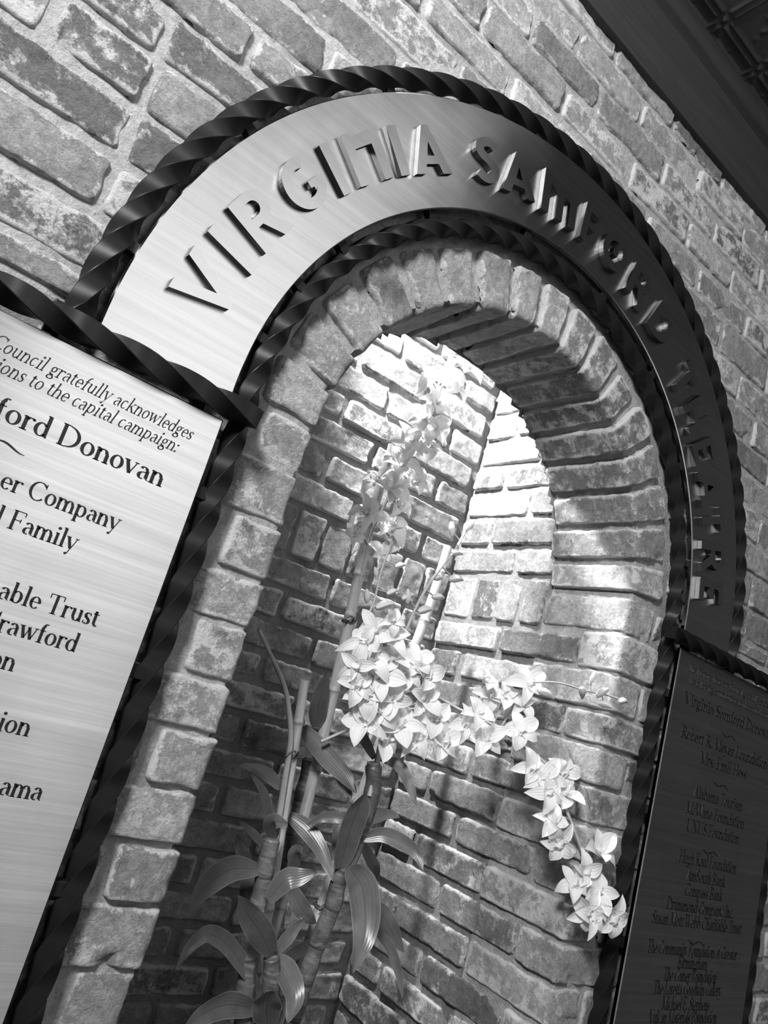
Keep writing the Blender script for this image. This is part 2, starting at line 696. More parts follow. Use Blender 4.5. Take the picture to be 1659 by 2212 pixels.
# ---- arch ring: seventeen voussoirs on edge, measured joints
ar = MB()
AJ = [2.5, 12.6, 23.0, 33.8, 44.2, 54.6, 64.4, 75.0, 85.4, 95.0, 105.0, 115.7, 126.2, 136.6, 147.2, 157.8, 168.4, 178.6]
VT = [0.40, 0.24, 0.24, 0.20, 0.17, 0.15, 0.18, 0.22, 0.36, 0.38, 0.32, 0.36, 0.34, 0.26, 0.38, 0.35, 0.46, 0.3]
for k, (a, b) in enumerate(zip(AJ[:-1], AJ[1:])):
    a, b = math.radians(a) * 0.6, math.radians(b) * 0.6
    brick(ar, f_arch, 0.003 + RND.uniform(-0.006, 0.008), 0.14 + YA - Y0 + RND.uniform(-0.01, 0.004), a + 0.0092, b - 0.0092,
          tone=VT[k], wear=[0.55, 0.3, 0.3, 0.35, 0.5, 0.45, 0.4, 0.5, 0.5, 0.25, 0.15, 0.3, 0.2, 0.15, 0.35, 0.2, 0.1][k],
          proud=RND.uniform(-0.003, 0.008), extra=(0.14,), dep=0.03)
mortar_grid(ar, f_arch, rng(-0.08, 0.14 - 0.02, 0.016) + rng(0.14 - 0.013, 0.14 + 0.013, 0.004) + rng(0.16, 0.14 + YA - Y0, 0.02),
            [0.6 * math.radians(x) for x in rng(-1, 181, 1.5)], h=-0.012)
tag(ar.build('trim_1', [M_MORT, M_BRICK]), 'ring of bricks on edge forming the round arch of the niche', kind='structure')

# ---- jambs of the opening (quoins turn the corner), and the niche walls
jr, jl, nb = MB(), MB(), MB()
for i, (z0, z1, (ql, qr)) in enumerate(ROWS):
    deep = 0.19 if i % 2 else 0.352
    for mb, fn, q in ((jr, f_jr, qr), (jl, f_jl, -ql)):
        s0 = 0.32 - (q - RO)
        t = RND.choice((0.28, 0.34, 0.38, 0.44))
        brick(mb, fn, s0 + 0.007, 0.32 + (deep - Y0) - 0.006, z0 + 0.003, z1 - 0.003, edge_r=0.0055, tone=t, proud=RND.uniform(-0.002, 0.007), extra=(0.32,),
              wear=RND.choice((0.2, 0.35, 0.5, 0.65)))
for mb, fn in ((jr, f_jr), (jl, f_jl)):
    mortar_grid(mb, fn, rng(0.10, 0.30, 0.016) + rng(0.308, 0.332, 0.004) + rng(0.34, 0.32 + YA - Y0, 0.02), rng(ZB, 0.03, 0.02), h=-0.0085)
tag(jr.build('trim_2', [M_MORT, M_BRICK]), 'right jamb of the niche with bricks turning the corner', kind='structure')
tag(jl.build('trim_3', [M_MORT, M_BRICK]), 'left jamb of the niche with bricks turning the corner', kind='structure')

NB = [1.22, 1.115, 1.01, 0.905, 0.80, 0.70, 0.59, 0.483, 0.383, 0.278, 0.170, 0.067]
NL = [-0.098, -0.20, -0.30, -0.40, -0.492, -0.59, -0.69, -0.786, -0.887, -0.985, -1.081, -1.177, -1.27, -1.37, -1.468, -1.566]


def niche_rows(mb, fn, a, b, heads, soldier, hl, end):
    """courses above and below the row of bricks set on end at springing height"""
    for i in range(len(NB) - 1):
        lay(mb, fn, heads(i, True), a, b, NB[i + 1], NB[i])
    ed = soldier
    for p, q in zip(ed[:-1], ed[1:]):
        brick(mb, fn, p + MJ * 0.8, q - MJ * 0.8, NL[0] + MJ, NB[-1] - MJ)
    for i in range(len(NL) - 1):
        st = hl(i) if hl else a
        lay(mb, fn, [h for h in heads(i, False) if h > st + 0.03], st, b, NL[i + 1], NL[i])


bk = MB()
niche_rows(bk, f_back, -RO, RO, lambda i, up: [x + k * 0.303 for k in range(-3, 4) for x in [((0.081, -0.074)[i % 2] if up else (0.077, -0.075)[i % 2])]],
           [-0.547, -0.44, -0.333, -0.225, -0.117, -0.004, 0.112, 0.220, 0.330, 0.437, 0.547], None, 0)
mortar_grid(bk, f_back, rng(-RO - 0.02, RO + 0.02, 0.02), rng(ZB, 1.22, 0.02), h=-0.013)
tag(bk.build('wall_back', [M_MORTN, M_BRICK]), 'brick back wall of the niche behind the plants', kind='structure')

rw = MB()
niche_rows(rw, f_right, YA, YB, lambda i, up: ((0.52,), (0.672,))[i % 2] if up else ((0.508,), (0.668,))[i % 2],
           [YA, 0.363 + 0.10, 0.567, 0.682, YB], lambda i: (0.19, 0.352)[i % 2], 0)
mortar_grid(rw, f_right, rng(0.19, YB + 0.02, 0.02), rng(ZB, 1.22, 0.02), h=-0.013,
            keep=lambda u, v: u > YA - 0.03 or v < 0.0)
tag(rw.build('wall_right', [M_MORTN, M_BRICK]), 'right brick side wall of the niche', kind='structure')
lw = MB()
niche_rows(lw, f_left, YA, YB, lambda i, up: ((0.52,), (0.672,))[i % 2] if up else ((0.508,), (0.668,))[i % 2],
           [YA, 0.463, 0.567, 0.682, YB], lambda i: (0.19, 0.352)[i % 2], 0)
mortar_grid(lw, f_left, rng(0.19, YB + 0.02, 0.02), rng(ZB, 1.22, 0.02), h=-0.013,
            keep=lambda u, v: u > YA - 0.03 or v < 0.0)
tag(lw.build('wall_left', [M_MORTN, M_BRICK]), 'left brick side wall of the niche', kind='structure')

# niche floor and the closed top of the niche above the lamp
fl = MB()
fl.box((-0.62, 0.03, ZB - 0.06), (0.62, 0.90, ZB))
tag(fl.build('floor', M_MORT, smooth=False), 'mortar floor of the niche', kind='structure')
tp = MB()
tp.box((-0.62, YA - 0.01, 1.24), (0.62, 0.90, 1.30))
tag(tp.build('wall_top', M_MORT, smooth=False), 'closed top of the niche above the arch', kind='structure')

# ---- frieze board, moulding and pressed tin porch ceiling
ZC = 1.785
fb = MB()
fb.box((XL, 0.020, 1.487), (XR, 0.11, 1.727))
tag(fb.build('trim_4', M_WOOD, smooth=False, bevel=0.004), 'dark stained frieze board along the top of the wall', kind='structure')
mo = MB()
pr = [(0.060, 1.725), (0.060, 1.747), (0.010, 1.747), (0.004, 1.755), (-0.003, 1.764), (-0.010, 1.774), (-0.020, 1.780), (-0.032, 1.786), (0.05, 1.786)]
mo.grid([[(x, y, z) for y, z in pr] for x in (XL, XR)])
tag(mo.build('trim_5', M_WOOD), 'dark quarter round moulding under the tin ceiling', kind='structure')
tc = MB()
P = 0.216
X0, Yc = 0.278, -0.072


def tin_h(x, y):
    u, v = (x - X0) / P, (y - Yc) / P
    du, dv = (abs(u - round(u)) * P, abs(v - round(v)) * P)
    d, o = min(du, dv), max(du, dv)
    h = 0.0
    if o > 0.022:                               # paired beads along every seam
        h -= 0.0055 * math.exp(-((d - 0.011) / 0.0042) ** 2)
    else:
        r = math.hypot(du, dv)
        h -= 0.006 * math.exp(-(r / 0.0065) ** 2)
    fu, fv = (u - math.floor(u)) * 2 * math.pi, (v - math.floor(v)) * 2 * math.pi
    k = max(0.0, min(1.0, (d - 0.03) / 0.02))   # scrolled relief in the field of each tile
    a = math.sin(2 * fu + 2.2 * math.sin(fv * 2)) * math.sin(2 * fv + 2.2 * math.sin(fu * 2))
    h -= k * 0.0045 * max(0.0, a) ** 2
    return h


xs, ys = rng(-0.35, 1.0, 0.0055), rng(-0.45, 0.0, 0.0055)
tc.grid([[(x, y, ZC + tin_h(x, y)) for y in ys] for x in xs])
tc.grid([[(x, y, ZC + 0.004) for y in (-0.8, 0.06)] for x in (XL - 0.6, XR)])
tag(tc.build('ceiling', M_TIN), 'dark pressed tin ceiling of the porch', kind='structure')

# ------------------------------------------------------------------ metalwork
def polar(a, r):
    a = math.radians(a)
    return r * math.cos(a), r * math.sin(a)


def rod(name, path, twist0=0.0, half=0.0165, pitch=0.078, step=0.004, hint=Vector((0, -1, 0)), parent=None, origin=(0, 0, 0)):
    """square wrought iron bar twisted along its length"""
    L = sum((Vector(b) - Vector(a)).length for a, b in zip(path[:-1], path[1:]))
    n = int(L / step)
    D, acc = [0.0], 0
    for a, b in zip(path[:-1], path[1:]):
        acc += (Vector(b) - Vector(a)).length
        D.append(acc)
    pts, k = [], 0
    for i in range(n + 1):
        s = L * i / n
        while k < len(D) - 2 and D[k + 1] < s:
            k += 1
        t = (s - D[k]) / max(1e-9, D[k + 1] - D[k])
        pts.append(Vector(path[k]).lerp(Vector(path[k + 1]), t))
    fr = frames(pts, hint)
    mb = MB()
    c = []
    e = 0.07
    for sx, sy in ((1, 1), (-1, 1), (-1, -1), (1, -1)):          # slightly eased corners
        a, b = (sx, sy * (1 - e)), (sx * (1 - e), sy)
        c += [a, b] if sx * sy > 0 else [b, a]
    P = []
    for i, (p, (t, a, b)) in enumerate(zip(pts, fr)):
        th = twist0 + (L * i / n) / pitch * math.pi / 2
        ca, sa = math.cos(th), math.sin(th)
        P.append([p + (a * (x * ca - y * sa) + b * (x * sa + y * ca)) * half for x, y in c])
    m = len(c)
    vs = [tuple(q) for r in P for q in r]
    fs = [(i * m + j, (i + 1) * m + j, (i + 1) * m + (j + 1) % m, i * m + (j + 1) % m) for i in range(len(P) - 1) for j in range(m)]
    fs += [tuple(range(m))[::-1], tuple((len(P) - 1) * m + j for j in range(m))]
    mb.add(vs, fs)
    o = mb.build(name, M_IRON, parent, origin, smooth=True, sharp=35)
    return o


def arc(r, y, a0=180, a1=0, n=120):
    return [(*polar(a0 + (a1 - a0) * i / n, r),) for i in range(n + 1)]


YR = 0.022
frame = empty('iron_frame', (0, YR, 0.715))
tag(frame, 'black twisted wrought iron framework outlining the round arch and both plaques', 'frame')
zb = -1.50
inner = [(-0.712, YR, zb), (-0.714, YR, 0)] + [(x, YR, z) for x, z in arc(0.716, YR)][1:-1] + [(0.714, YR, 0), (0.712, YR, zb)]
rod('inner_bar', inner, 0.3, parent=frame, origin=(0, YR, 0.716), pitch=0.074)
outer = [(-1.040, 0.012, -0.03)] + [(x, 0.012, z) for x, z in arc(1.034, 0)][0:] + [(1.034, 0.012, -0.03)]
rod('outer_bar', outer, 0.1, parent=frame, origin=(0, 0.012, 1.034), pitch=0.079, half=0.0175)
rod('cross_bar', [(-1.46, -0.016, -0.040), (-0.700, -0.016, -0.043)], 0.6, parent=frame, origin=(-1.08, -0.016, -0.042), pitch=0.096, half=0.0175, hint=Vector((0, -1, 0.2)))
rod('cross_bar', [(0.662, -0.016, -0.043), (1.46, -0.016, -0.048)], 0.25, parent=frame, origin=(1.08, -0.016, -0.042), pitch=0.077, half=0.0175, hint=Vector((0, -1, 0.2)))
for sx in (-1, 1):
    rod('side_bar', [(sx * 1.445, YR, -1.5), (sx * 1.445, YR, -0.03)], 0.4, parent=frame, origin=(sx * 1.445, YR, -0.7))
BR = [(a, 0.705, 0.775) for a in (171, 160, 149, 128, 104, 80, 58, 36, 14)] + [(a, 0.985, 1.035) for a in (172, 152, 130, 103, 75, 50, 24)]
for a, r0, r1 in BR:                                            # short straps tying the sign to the bars
    mb = MB()
    mb.box((-0.011, 0.010, r0), (0.011, 0.030, r1))
    mb.v = [(x * math.cos(math.radians(a - 90)) - z * math.sin(math.radians(a - 90)), y, x * math.sin(math.radians(a - 90)) + z * math.cos(math.radians(a - 90))) for x, y, z in mb.v]
    mb.build('bracket', M_IRON, frame, (*polar(a, (r0 + r1) / 2)[:1], 0.02, polar(a, (r0 + r1) / 2)[1]), smooth=False, bevel=0.002)
for sx in (-1, 1):
    for z in (-0.20, -0.52, -0.86, -1.22):
        mb = MB()
        mb.box((min(sx * 0.70, sx * 0.79), 0.012, z - 0.012), (max(sx * 0.70, sx * 0.79), 0.032, z + 0.012))
        mb.build('bracket', M_IRON, frame, (sx * 0.745, 0.022, z), smooth=False, bevel=0.002)
    for x in (0.80, 1.06, 1.34):
        mb = MB()
        mb.box((sx * x - 0.012, 0.010, -0.10), (sx * x + 0.012, 0.030, -0.005))
        mb.build('bracket', M_IRON, frame, (sx * x, 0.02, -0.05), smooth=False, bevel=0.002)

# ---- arched sign: plate with raised letters
R1_, R2_, ZS = 0.752, 1.0, -0.0176
pl = MB()
TH = 0.013


def plate_outline():
    o = [(R2_, ZS)] + [polar(a, R2_) for a in range(0, 181, 1)] + [(-R2_, ZS)]
    i = [(R1_, ZS)] + [polar(a, R1_) for a in range(0, 181, 1)] + [(-R1_, ZS)]
    return o, i


po, pi_ = plate_outline()
n = len(po)
bv = 0.0022


def inset(p, q, k):
    d = Vector((q[0] - p[0], q[1] - p[1]))
    return (p[0] + d.x / d.length * k, p[1] + d.y / d.length * k)


rows = []
for a, b in zip(po, pi_):
    a2, b2 = inset(a, b, bv), inset(b, a, bv)
    row = [(a[0], TH, a[1]), (a[0], bv, a[1]), (a2[0], 0, a2[1])]
    row += [(a2[0] + (b2[0] - a2[0]) * k / 6, 0, a2[1] + (b2[1] - a2[1]) * k / 6) for k in range(1, 7)]
    row += [(b[0], bv, b[1]), (b[0], TH, b[1]), (a[0], TH, a[1])]
    rows.append(row)
pl.grid(rows)
pl.add(rows[0][:-1], [tuple(range(len(rows[0]) - 1))])
pl.add(rows[-1][:-1], [tuple(range(len(rows[0]) - 1))[::-1]])
sign = pl.build('arched_sign', M_SIGN, smooth=False, uv=True)
tag(sign, 'brushed metal arch shaped theatre sign with raised block letters above the niche', 'sign')

LY = -0.015


def extr(mb, poly, holes=(), y0=-0.0005, y1=LY):
    """solid raised shape from a 2D outline with optional holes (bevelled rim)"""
    import mathutils.geometry as mg
    loops = [list(poly)] + [list(h) for h in holes]
    flat = [Vector((x, z, 0)) for l in loops for x, z in l]
    tri = mg.tessellate_polygon([[Vector((x, z, 0)) for x, z in l] for l in loops])
    nv = len(flat)
    mb.add([(p.x, y1, p.y) for p in flat], [tuple(t) for t in tri])
    o = 0
    for l in loops:
        m = len(l)
        v = [(x, y, z) for y in (y1, y0) for x, z in l]
        mb.add(v, [(i, (i + 1) % m, m + (i + 1) % m, m + i) for i in range(m)], 1)
        o += m


def ell(cx, cy, rx, ry, a0=0, a1=360, n=32):
    return [(cx + rx * math.cos(math.radians(a0 + (a1 - a0) * i / n)), cy + ry * math.sin(math.radians(a0 + (a1 - a0) * i / n))) for i in range(n + (0 if abs(a1 - a0) == 360 else 1))]


def rect(x0, y0, x1, y1):
    return [(x0, y0), (x1, y0), (x1, y1), (x0, y1)]


def letter_shapes(c):
    """outlines in a box of width W (returned) and height 1: list of (outline, holes)"""
    t = 0.22
    if c == 'I':
        return 0.21, [(rect(0, 0, 0.21, 1), [])]
    if c == 'V':
        return 0.92, [([(0, 1), (0.36, 0.0), (0.50, 0.0), (0.92, 1), (0.70, 1), (0.455, 0.30), (0.22, 1)], [])]
    if c == 'A':
        return 0.86, [([(0, 0), (0.36, 1), (0.50, 1), (0.86, 0), (0.64, 0), (0.575, 0.20), (0.285, 0.20), (0.22, 0)], [[(0.345, 0.37), (0.515, 0.37), (0.43, 0.66)]])]
    if c == 'R':
        b = [(0, 0), (0, 1), (0.36, 1)] + ell(0.40, 0.70, 0.31, 0.30, 85, -60, 16) + [(0.78, 0), (0.54, 0), (0.33, 0.40), (0.21, 0.40), (0.21, 0)]
        return 0.78, [(b, [[(0.21, 0.57), (0.21, 0.83), (0.36, 0.83)] + ell(0.37, 0.70, 0.13, 0.13, 85, -85, 8) + [(0.36, 0.57)]])]
    if c == 'G':
        o = ell(0.5, 0.5, 0.5, 0.5, 62, 360, 36)
        o = o[:-1] + [(1.0, 0.50), (0.58, 0.50), (0.58, 0.36), (0.66, 0.36), (0.66, 0.28), (0.74, 0.34)]
        i = ell(0.5, 0.5, 0.285, 0.285, 320, 66, 26)
        return 1.0, [(o + i[0:], [])]
    if c == 'N':
        return 0.82, [([(0, 0), (0, 1), (0.20, 1), (0.20, 0.93), (0.82, 1.0), (0.82, 0), (0.60, 0), (0.60, 0.72), (0.20, 0.69), (0.20, 0)], [])]
    if c == 'M':
        return 0.98, [([(0, 0), (0, 1), (0.18, 1), (0.30, 0.86), (0.98, 0.84), (0.98, 0), (0.78, 0), (0.78, 0.58), (0.60, 0.62), (0.60, 0), (0.42, 0), (0.42, 0.58), (0.20, 0.74), (0.20, 0)], [])]
    if c == 'F':
        return 0.56, [([(0, 0), (0, 1), (0.56, 1), (0.56, 0.82), (0.20, 0.82), (0.20, 0.56), (0.44, 0.56), (0.44, 0.40), (0.20, 0.40), (0.20, 0)], [])]
    if c == 'E':
        return 0.56, [([(0, 0), (0, 1), (0.56, 1), (0.56, 0.81), (0.20, 0.81), (0.20, 0.60), (0.46, 0.60), (0.46, 0.43), (0.20, 0.43), (0.20, 0.19), (0.56, 0.19), (0.56, 0)], [])]
    if c == 'T':
        return 0.66, [([(0, 1), (0.66, 1), (0.66, 0.80), (0.43, 0.80), (0.43, 0), (0.23, 0), (0.23, 0.80), (0, 0.80)], [])]
    if c == 'H':
        return 0.74, [([(0, 0), (0, 1), (0.20, 1), (0.20, 0.58), (0.54, 0.58), (0.54, 1), (0.74, 1), (0.74, 0), (0.54, 0), (0.54, 0.40), (0.20, 0.40), (0.20, 0)], [])]
    if c == 'D':
        o = [(0, 0), (0, 1), (0.26, 1)] + ell(0.26, 0.5, 0.50, 0.5, 85, -85, 20) + [(0.26, 0)]
        i = [(0.20, 0.18), (0.20, 0.82), (0.26, 0.82)] + ell(0.26, 0.5, 0.29, 0.32, 85, -85, 16) + [(0.26, 0.18)]
        return 0.76, [(o, [i])]
    if c == 'O':
        return 0.94, [(ell(0.47, 0.5, 0.47, 0.5, 0, 360, 40), [ell(0.47, 0.5, 0.27, 0.29, 0, 360, 32)]), (rect(0.38, 0.40, 0.56, 0.60), [])]
    if c == 'S':
        cl = [Vector(p) for p in [(0.52, 0.80, 0), (0.44, 0.88, 0), (0.33, 0.905, 0), (0.20, 0.87, 0), (0.125, 0.76, 0), (0.16, 0.63, 0), (0.29, 0.53, 0), (0.40, 0.44, 0), (0.47, 0.32, 0), (0.44, 0.18, 0), (0.33, 0.10, 0), (0.20, 0.105, 0), (0.06, 0.20, 0)]]
        q = spline(cl, 40)
        L, Rr = [], []
        for i in range(len(q)):
            d = (q[min(i + 1, 39)] - q[max(i - 1, 0)]).normalized()
            nn = Vector((-d.y, d.x, 0)) * 0.10
            L.append(((q[i] + nn).x, (q[i] + nn).y))
            Rr.append(((q[i] - nn).x, (q[i] - nn).y))
        return 0.58, [(L + Rr[::-1], [])]


# measured: character, angle of its left and right edge, radius of foot and head
LET = [('V', 174.2, 167.9, .825, .931), ('I', 165.9, 164.45, .825, .929), ('R', 162.0, 156.2, .828, .930), ('G', 154.0, 147.5, .829, .928),
       ('I', 145.9, 144.4, .823, .926), ('N', 142.2, 135.9, .823, .927), ('I', 134.2, 132.5, .823, .927), ('A', 130.9, 123.9, .821, .926),
       ('S', 118.2, 113.2, .816, .922), ('A', 112.4, 105.0, .811, .918), ('M', 103.0, 94.5, .804, .916), ('F', 92.5, 88.2, .804, .912),
       ('O', 86.4, 79.3, .800, .910), ('R', 77.3, 71.0, .797, .906), ('D', 68.3, 61.6, .793, .905),
       ('T', 55.4, 50.2, .788, .903), ('H', 48.3, 42.3, .787, .901), ('E', 39.9, 35.3, .786, .902), ('A', 33.7, 26.4, .786, .905),
       ('T', 26.0, 20.7, .785, .906), ('R', 18.9, 12.6, .777, .906), ('E', 11.1, 6.6, .776, .905)]
for c, a0, a1, r0, r1 in LET:
    am = (a0 + a1) / 2
    rm = (r0 + r1) / 2
    wd = 2 * rm * math.sin(math.radians((a0 - a1) / 2))
    W, shp = letter_shapes(c)
    th = math.radians(am - 90)
    mb = MB()
    for o, h in shp:
        def tr(p):
            x, z = (p[0] / W - 0.5) * wd, r0 + p[1] * (r1 - r0)
            return (x * math.cos(th) - z * math.sin(th), x * math.sin(th) + z * math.cos(th))
        extr(mb, [tr(p) for p in o], [[tr(p) for p in q] for q in h])
    ox, oz = polar(am, rm)
    mb.build('letter', [M_LETTER, M_EDGE], sign, (ox, 0, oz), smooth=False, uv=True, bevel=0.0012)

# ------------------------------------------------------------------ engraved roman lettering (drawn with a broad pen)
TK, TN = 0.125, 0.042
SER = 'S'


def g(w, *p):
    return (w, p)


def st(x, y0, y1):                         # heavy upright
    return ('L', TK, (x, y0), (x, y1))


def hv(*p):
    return ('L', TK) + p


def hr(*p):
    return ('L', TN) + p


def sf(x, y, w=0.26):
    return ('L', TN, (x - w / 2, y + (0.018 if y < 0.5 else -0.018)), (x + w / 2, y + (0.018 if y < 0.5 else -0.018)))


def ar_(cx, cy, rx, ry, a0, a1):
    return ('A', cx, cy, rx, ry, a0, a1)


X = 0.62
GL = {
    'A': g(.74, hr((.07, .02), (.36, .98)), hv((.37, .98), (.66, .02)), hr((.18, .35), (.54, .35)), sf(.07, 0, .22), sf(.66, 0, .26)),
    'B': g(.66, st(.15, 0, 1), ar_(.30, .75, .22, .23, 90, -90), ar_(.30, .26, .28, .25, 90, -90), hr((.05, .98), (.30, .98)), hr((.15, .51), (.30, .51)), hr((.05, .02), (.30, .02))),
    'C': g(.74, ar_(.42, .5, .36, .5, 42, 318), hr((.68, .97), (.68, .72))),
    'D': g(.80, st(.15, 0, 1), ar_(.32, .5, .40, .48, 90, -90), hr((.05, .98), (.33, .98)), hr((.05, .02), (.33, .02))),
    'E': g(.66, st(.15, 0, 1), hr((.05, .98), (.58, .98)), hr((.15, .52), (.46, .52)), hr((.05, .02), (.61, .02)), hr((.57, .98), (.58, .80)), hr((.46, .62), (.46, .42)), hr((.60, .02), (.62, .24))),
    'F': g(.60, st(.15, 0, 1), hr((.05, .98), (.56, .98)), hr((.15, .52), (.44, .52)), hr((.56, .98), (.56, .78)), hr((.44, .62), (.44, .42)), sf(.15, 0)),
    'G': g(.80, ar_(.42, .5, .36, .5, 42, 310), hr((.68, .97), (.68, .74)), hv((.66, .08), (.66, .40)), hr((.54, .41), (.76, .41))),
    'H': g(.84, st(.16, 0, 1), st(.68, 0, 1), hr((.16, .51), (.68, .51)), sf(.16, 0), sf(.16, 1), sf(.68, 0), sf(.68, 1)),
    'I': g(.34, st(.17, 0, 1), sf(.17, 0), sf(.17, 1)),
    'K': g(.76, st(.16, 0, 1), hr((.18, .44), (.62, .97)), hv((.32, .58), (.66, .02)), sf(.16, 0), sf(.16, 1), sf(.62, 1, .2), sf(.66, 0, .24)),
    'L': g(.62, st(.15, 0, 1), sf(.15, 1), hr((.05, .02), (.58, .02)), hr((.57, .02), (.59, .26))),
    'M': g(.96, hr((.14, .0), (.14, .98)), hv((.16, .98), (.46, .06)), hr((.46, .04), (.78, .98)), st(.80, 0, 1), sf(.14, 0, .22), sf(.14, 1, .2), sf(.80, 0), sf(.82, 1, .22)),
    'N': g(.84, hr((.15, 0), (.15, .98)), hv((.17, .96), (.69, .06)), hr((.70, .0), (.70, 1)), sf(.15, 0, .22), sf(.13, 1, .2), sf(.70, 1, .22)),
    'R': g(.72, st(.15, 0, 1), ar_(.32, .74, .24, .24, 90, -90), hr((.05, .98), (.32, .98)), hr((.15, .50), (.32, .50)), hv((.34, .50), (.66, .02)), sf(.15, 0), sf(.67, 0, .18)),
    'S': g(.56, ar_(.28, .75, .19, .235, 40, 235), hv((.15, .62), (.43, .40)), ar_(.28, .26, .21, .25, 55, -140), hr((.46, .97), (.46, .74)), hr((.07, .03), (.07, .28))),
    'T': g(.68, st(.34, 0, 1), hr((.04, .98), (.64, .98)), hr((.04, .98), (.04, .76)), hr((.64, .98), (.64, .76)), sf(.34, 0)),
    'U': g(.82, hv((.16, 1), (.16, .30)), ar_(.42, .30, .26, .30, 180, 360), hr((.68, .30), (.68, 1)), sf(.16, 1), sf(.68, 1, .22)),
    'V': g(.74, hv((.08, .98), (.37, .03)), hr((.37, .03), (.66, .98)), sf(.09, 1), sf(.66, 1, .2)),
    'W': g(1.02, hv((.08, .98), (.32, .03)), hr((.32, .03), (.52, .92)), hv((.48, .98), (.72, .03)), hr((.72, .03), (.94, .98)), sf(.09, 1), sf(.94, 1, .2)),
    'a': g(.48, ar_(.23, X - .16, .14, .15, 165, 0), hv((.37, X - .16), (.37, .08)), ar_(.20, .17, .14, .17, 90, 300), hr((.20, .34), (.37, .38)), hr((.37, .06), (.46, .03))),
    'b': g(.54, hv((.12, 1), (.12, .04)), ar_(.28, .31, .20, .31, 140, -150), hr((.03, .98), (.12, .99))),
    'c': g(.46, ar_(.25, .31, .20, .31, 50, 315)),
    'd': g(.54, hv((.42, 1), (.42, .03)), ar_(.25, .31, .20, .31, 40, 325), hr((.33, .98), (.42, .99)), hr((.42, .03), (.50, .03))),
    'e': g(.48, ar_(.25, .31, .20, .31, 0, 315), hr((.05, .33), (.45, .33))),
    'f': g(.34, hv((.15, 0), (.15, .80)), ar_(.28, .80, .13, .19, 180, 60), hr((.04, X), (.30, X)), sf(.15, 0, .24)),
    'g': g(.50, ar_(.23, .42, .16, .19, 0, 360), ar_(.24, -.13, .20, .15, 0, 360), hr((.14, .24), (.10, .12)), hv((.10, .10), (.36, .03)), hr((.36, .58), (.48, .62))),
    'h': g(.56, hv((.12, 0), (.12, 1)), ar_(.28, X - .20, .16, .20, 170, 0), hv((.44, X - .20), (.44, 0)), sf(.12, 0, .22), sf(.44, 0, .22), hr((.03, .98), (.12, .99))),
    'i': g(.28, hv((.14, 0), (.14, X)), sf(.14, 0, .24), hr((.05, X - .03), (.14, X)), ('D', .14, .86, .075)),
    'k': g(.54, hv((.12, 0), (.12, 1)), hr((.14, .28), (.42, X)), hv((.24, .38), (.48, .02)), sf(.12, 0, .22), sf(.47, 0, .16), sf(.42, X + .02, .16), hr((.03, .98), (.12, .99))),
    'l': g(.28, hv((.14, 0), (.14, 1)), sf(.14, 0, .24), hr((.04, .98), (.14, .99))),
    'm': g(.84, hv((.12, 0), (.12, X)), ar_(.27, X - .20, .15, .20, 170, 0), hv((.42, X - .20), (.42, 0)), ar_(.57, X - .20, .15, .20, 170, 0), hv((.72, X - .20), (.72, 0)), sf(.12, 0, .22), sf(.42, 0, .2), sf(.72, 0, .22), hr((.03, X - .03), (.12, X))),
    'n': g(.56, hv((.12, 0), (.12, X)), ar_(.28, X - .20, .16, .20, 170, 0), hv((.44, X - .20), (.44, 0)), sf(.12, 0, .22), sf(.44, 0, .22), hr((.03, X - .03), (.12, X))),
    'o': g(.52, ar_(.26, .31, .21, .31, 0, 360)),
    'p': g(.56, hv((.12, -.30), (.12, X)), ar_(.29, .31, .20, .31, 140, -140), sf(.12, -.30, .22), hr((.03, X - .03), (.12, X))),
    'r': g(.40, hv((.12, 0), (.12, X)), ar_(.28, X - .16, .16, .16, 165, 50), sf(.12, 0, .24), hr((.03, X - .03), (.12, X)), ('D', .36, X - .06, .055)),
    's': g(.40, ar_(.20, .46, .125, .15, 45, 235), hv((.11, .39), (.29, .23)), ar_(.20, .155, .135, .155, 55, -140), hr((.32, .60), (.32, .46)), hr((.06, .02), (.06, .18))),
    't': g(.34, hv((.14, .12), (.14, .78)), ar_(.24, .12, .10, .12, 180, 320), hr((.03, X), (.30, X)), hr((.05, X), (.14, .78))),
    'u': g(.56, hv((.12, X), (.12, .18)), ar_(.27, .18, .15, .18, 180, 345), hv((.43, X), (.43, .03)), hr((.03, X - .02), (.12, X)), hr((.34, X - .02), (.43, X)), hr((.43, .03), (.52, .03))),
    'v': g(.52, hv((.08, X), (.26, .03)), hr((.26, .03), (.44, X)), sf(.08, X + .02, .2), sf(.44, X + .02, .16)),
    'w': g(.76, hv((.08, X), (.24, .03)), hr((.24, .03), (.38, .56)), hv((.36, X), (.52, .03)), hr((.52, .03), (.68, X)), sf(.08, X + .02, .2), sf(.68, X + .02, .16)),
    'y': g(.52, hv((.08, X), (.27, .05)), hr((.46, X), (.20, -.24)), ('D', .15, -.25, .065), sf(.08, X + .02, .2), sf(.46, X + .02, .16)),
    '.': g(.24, ('D', .12, .05, .075)),
    ',': g(.24, ('D', .12, .05, .07), hr((.15, .04), (.07, -.14))),
    ':': g(.26, ('D', .13, .05, .07), ('D', .13, X - .08, .07)),
    ' ': g(.26),
}


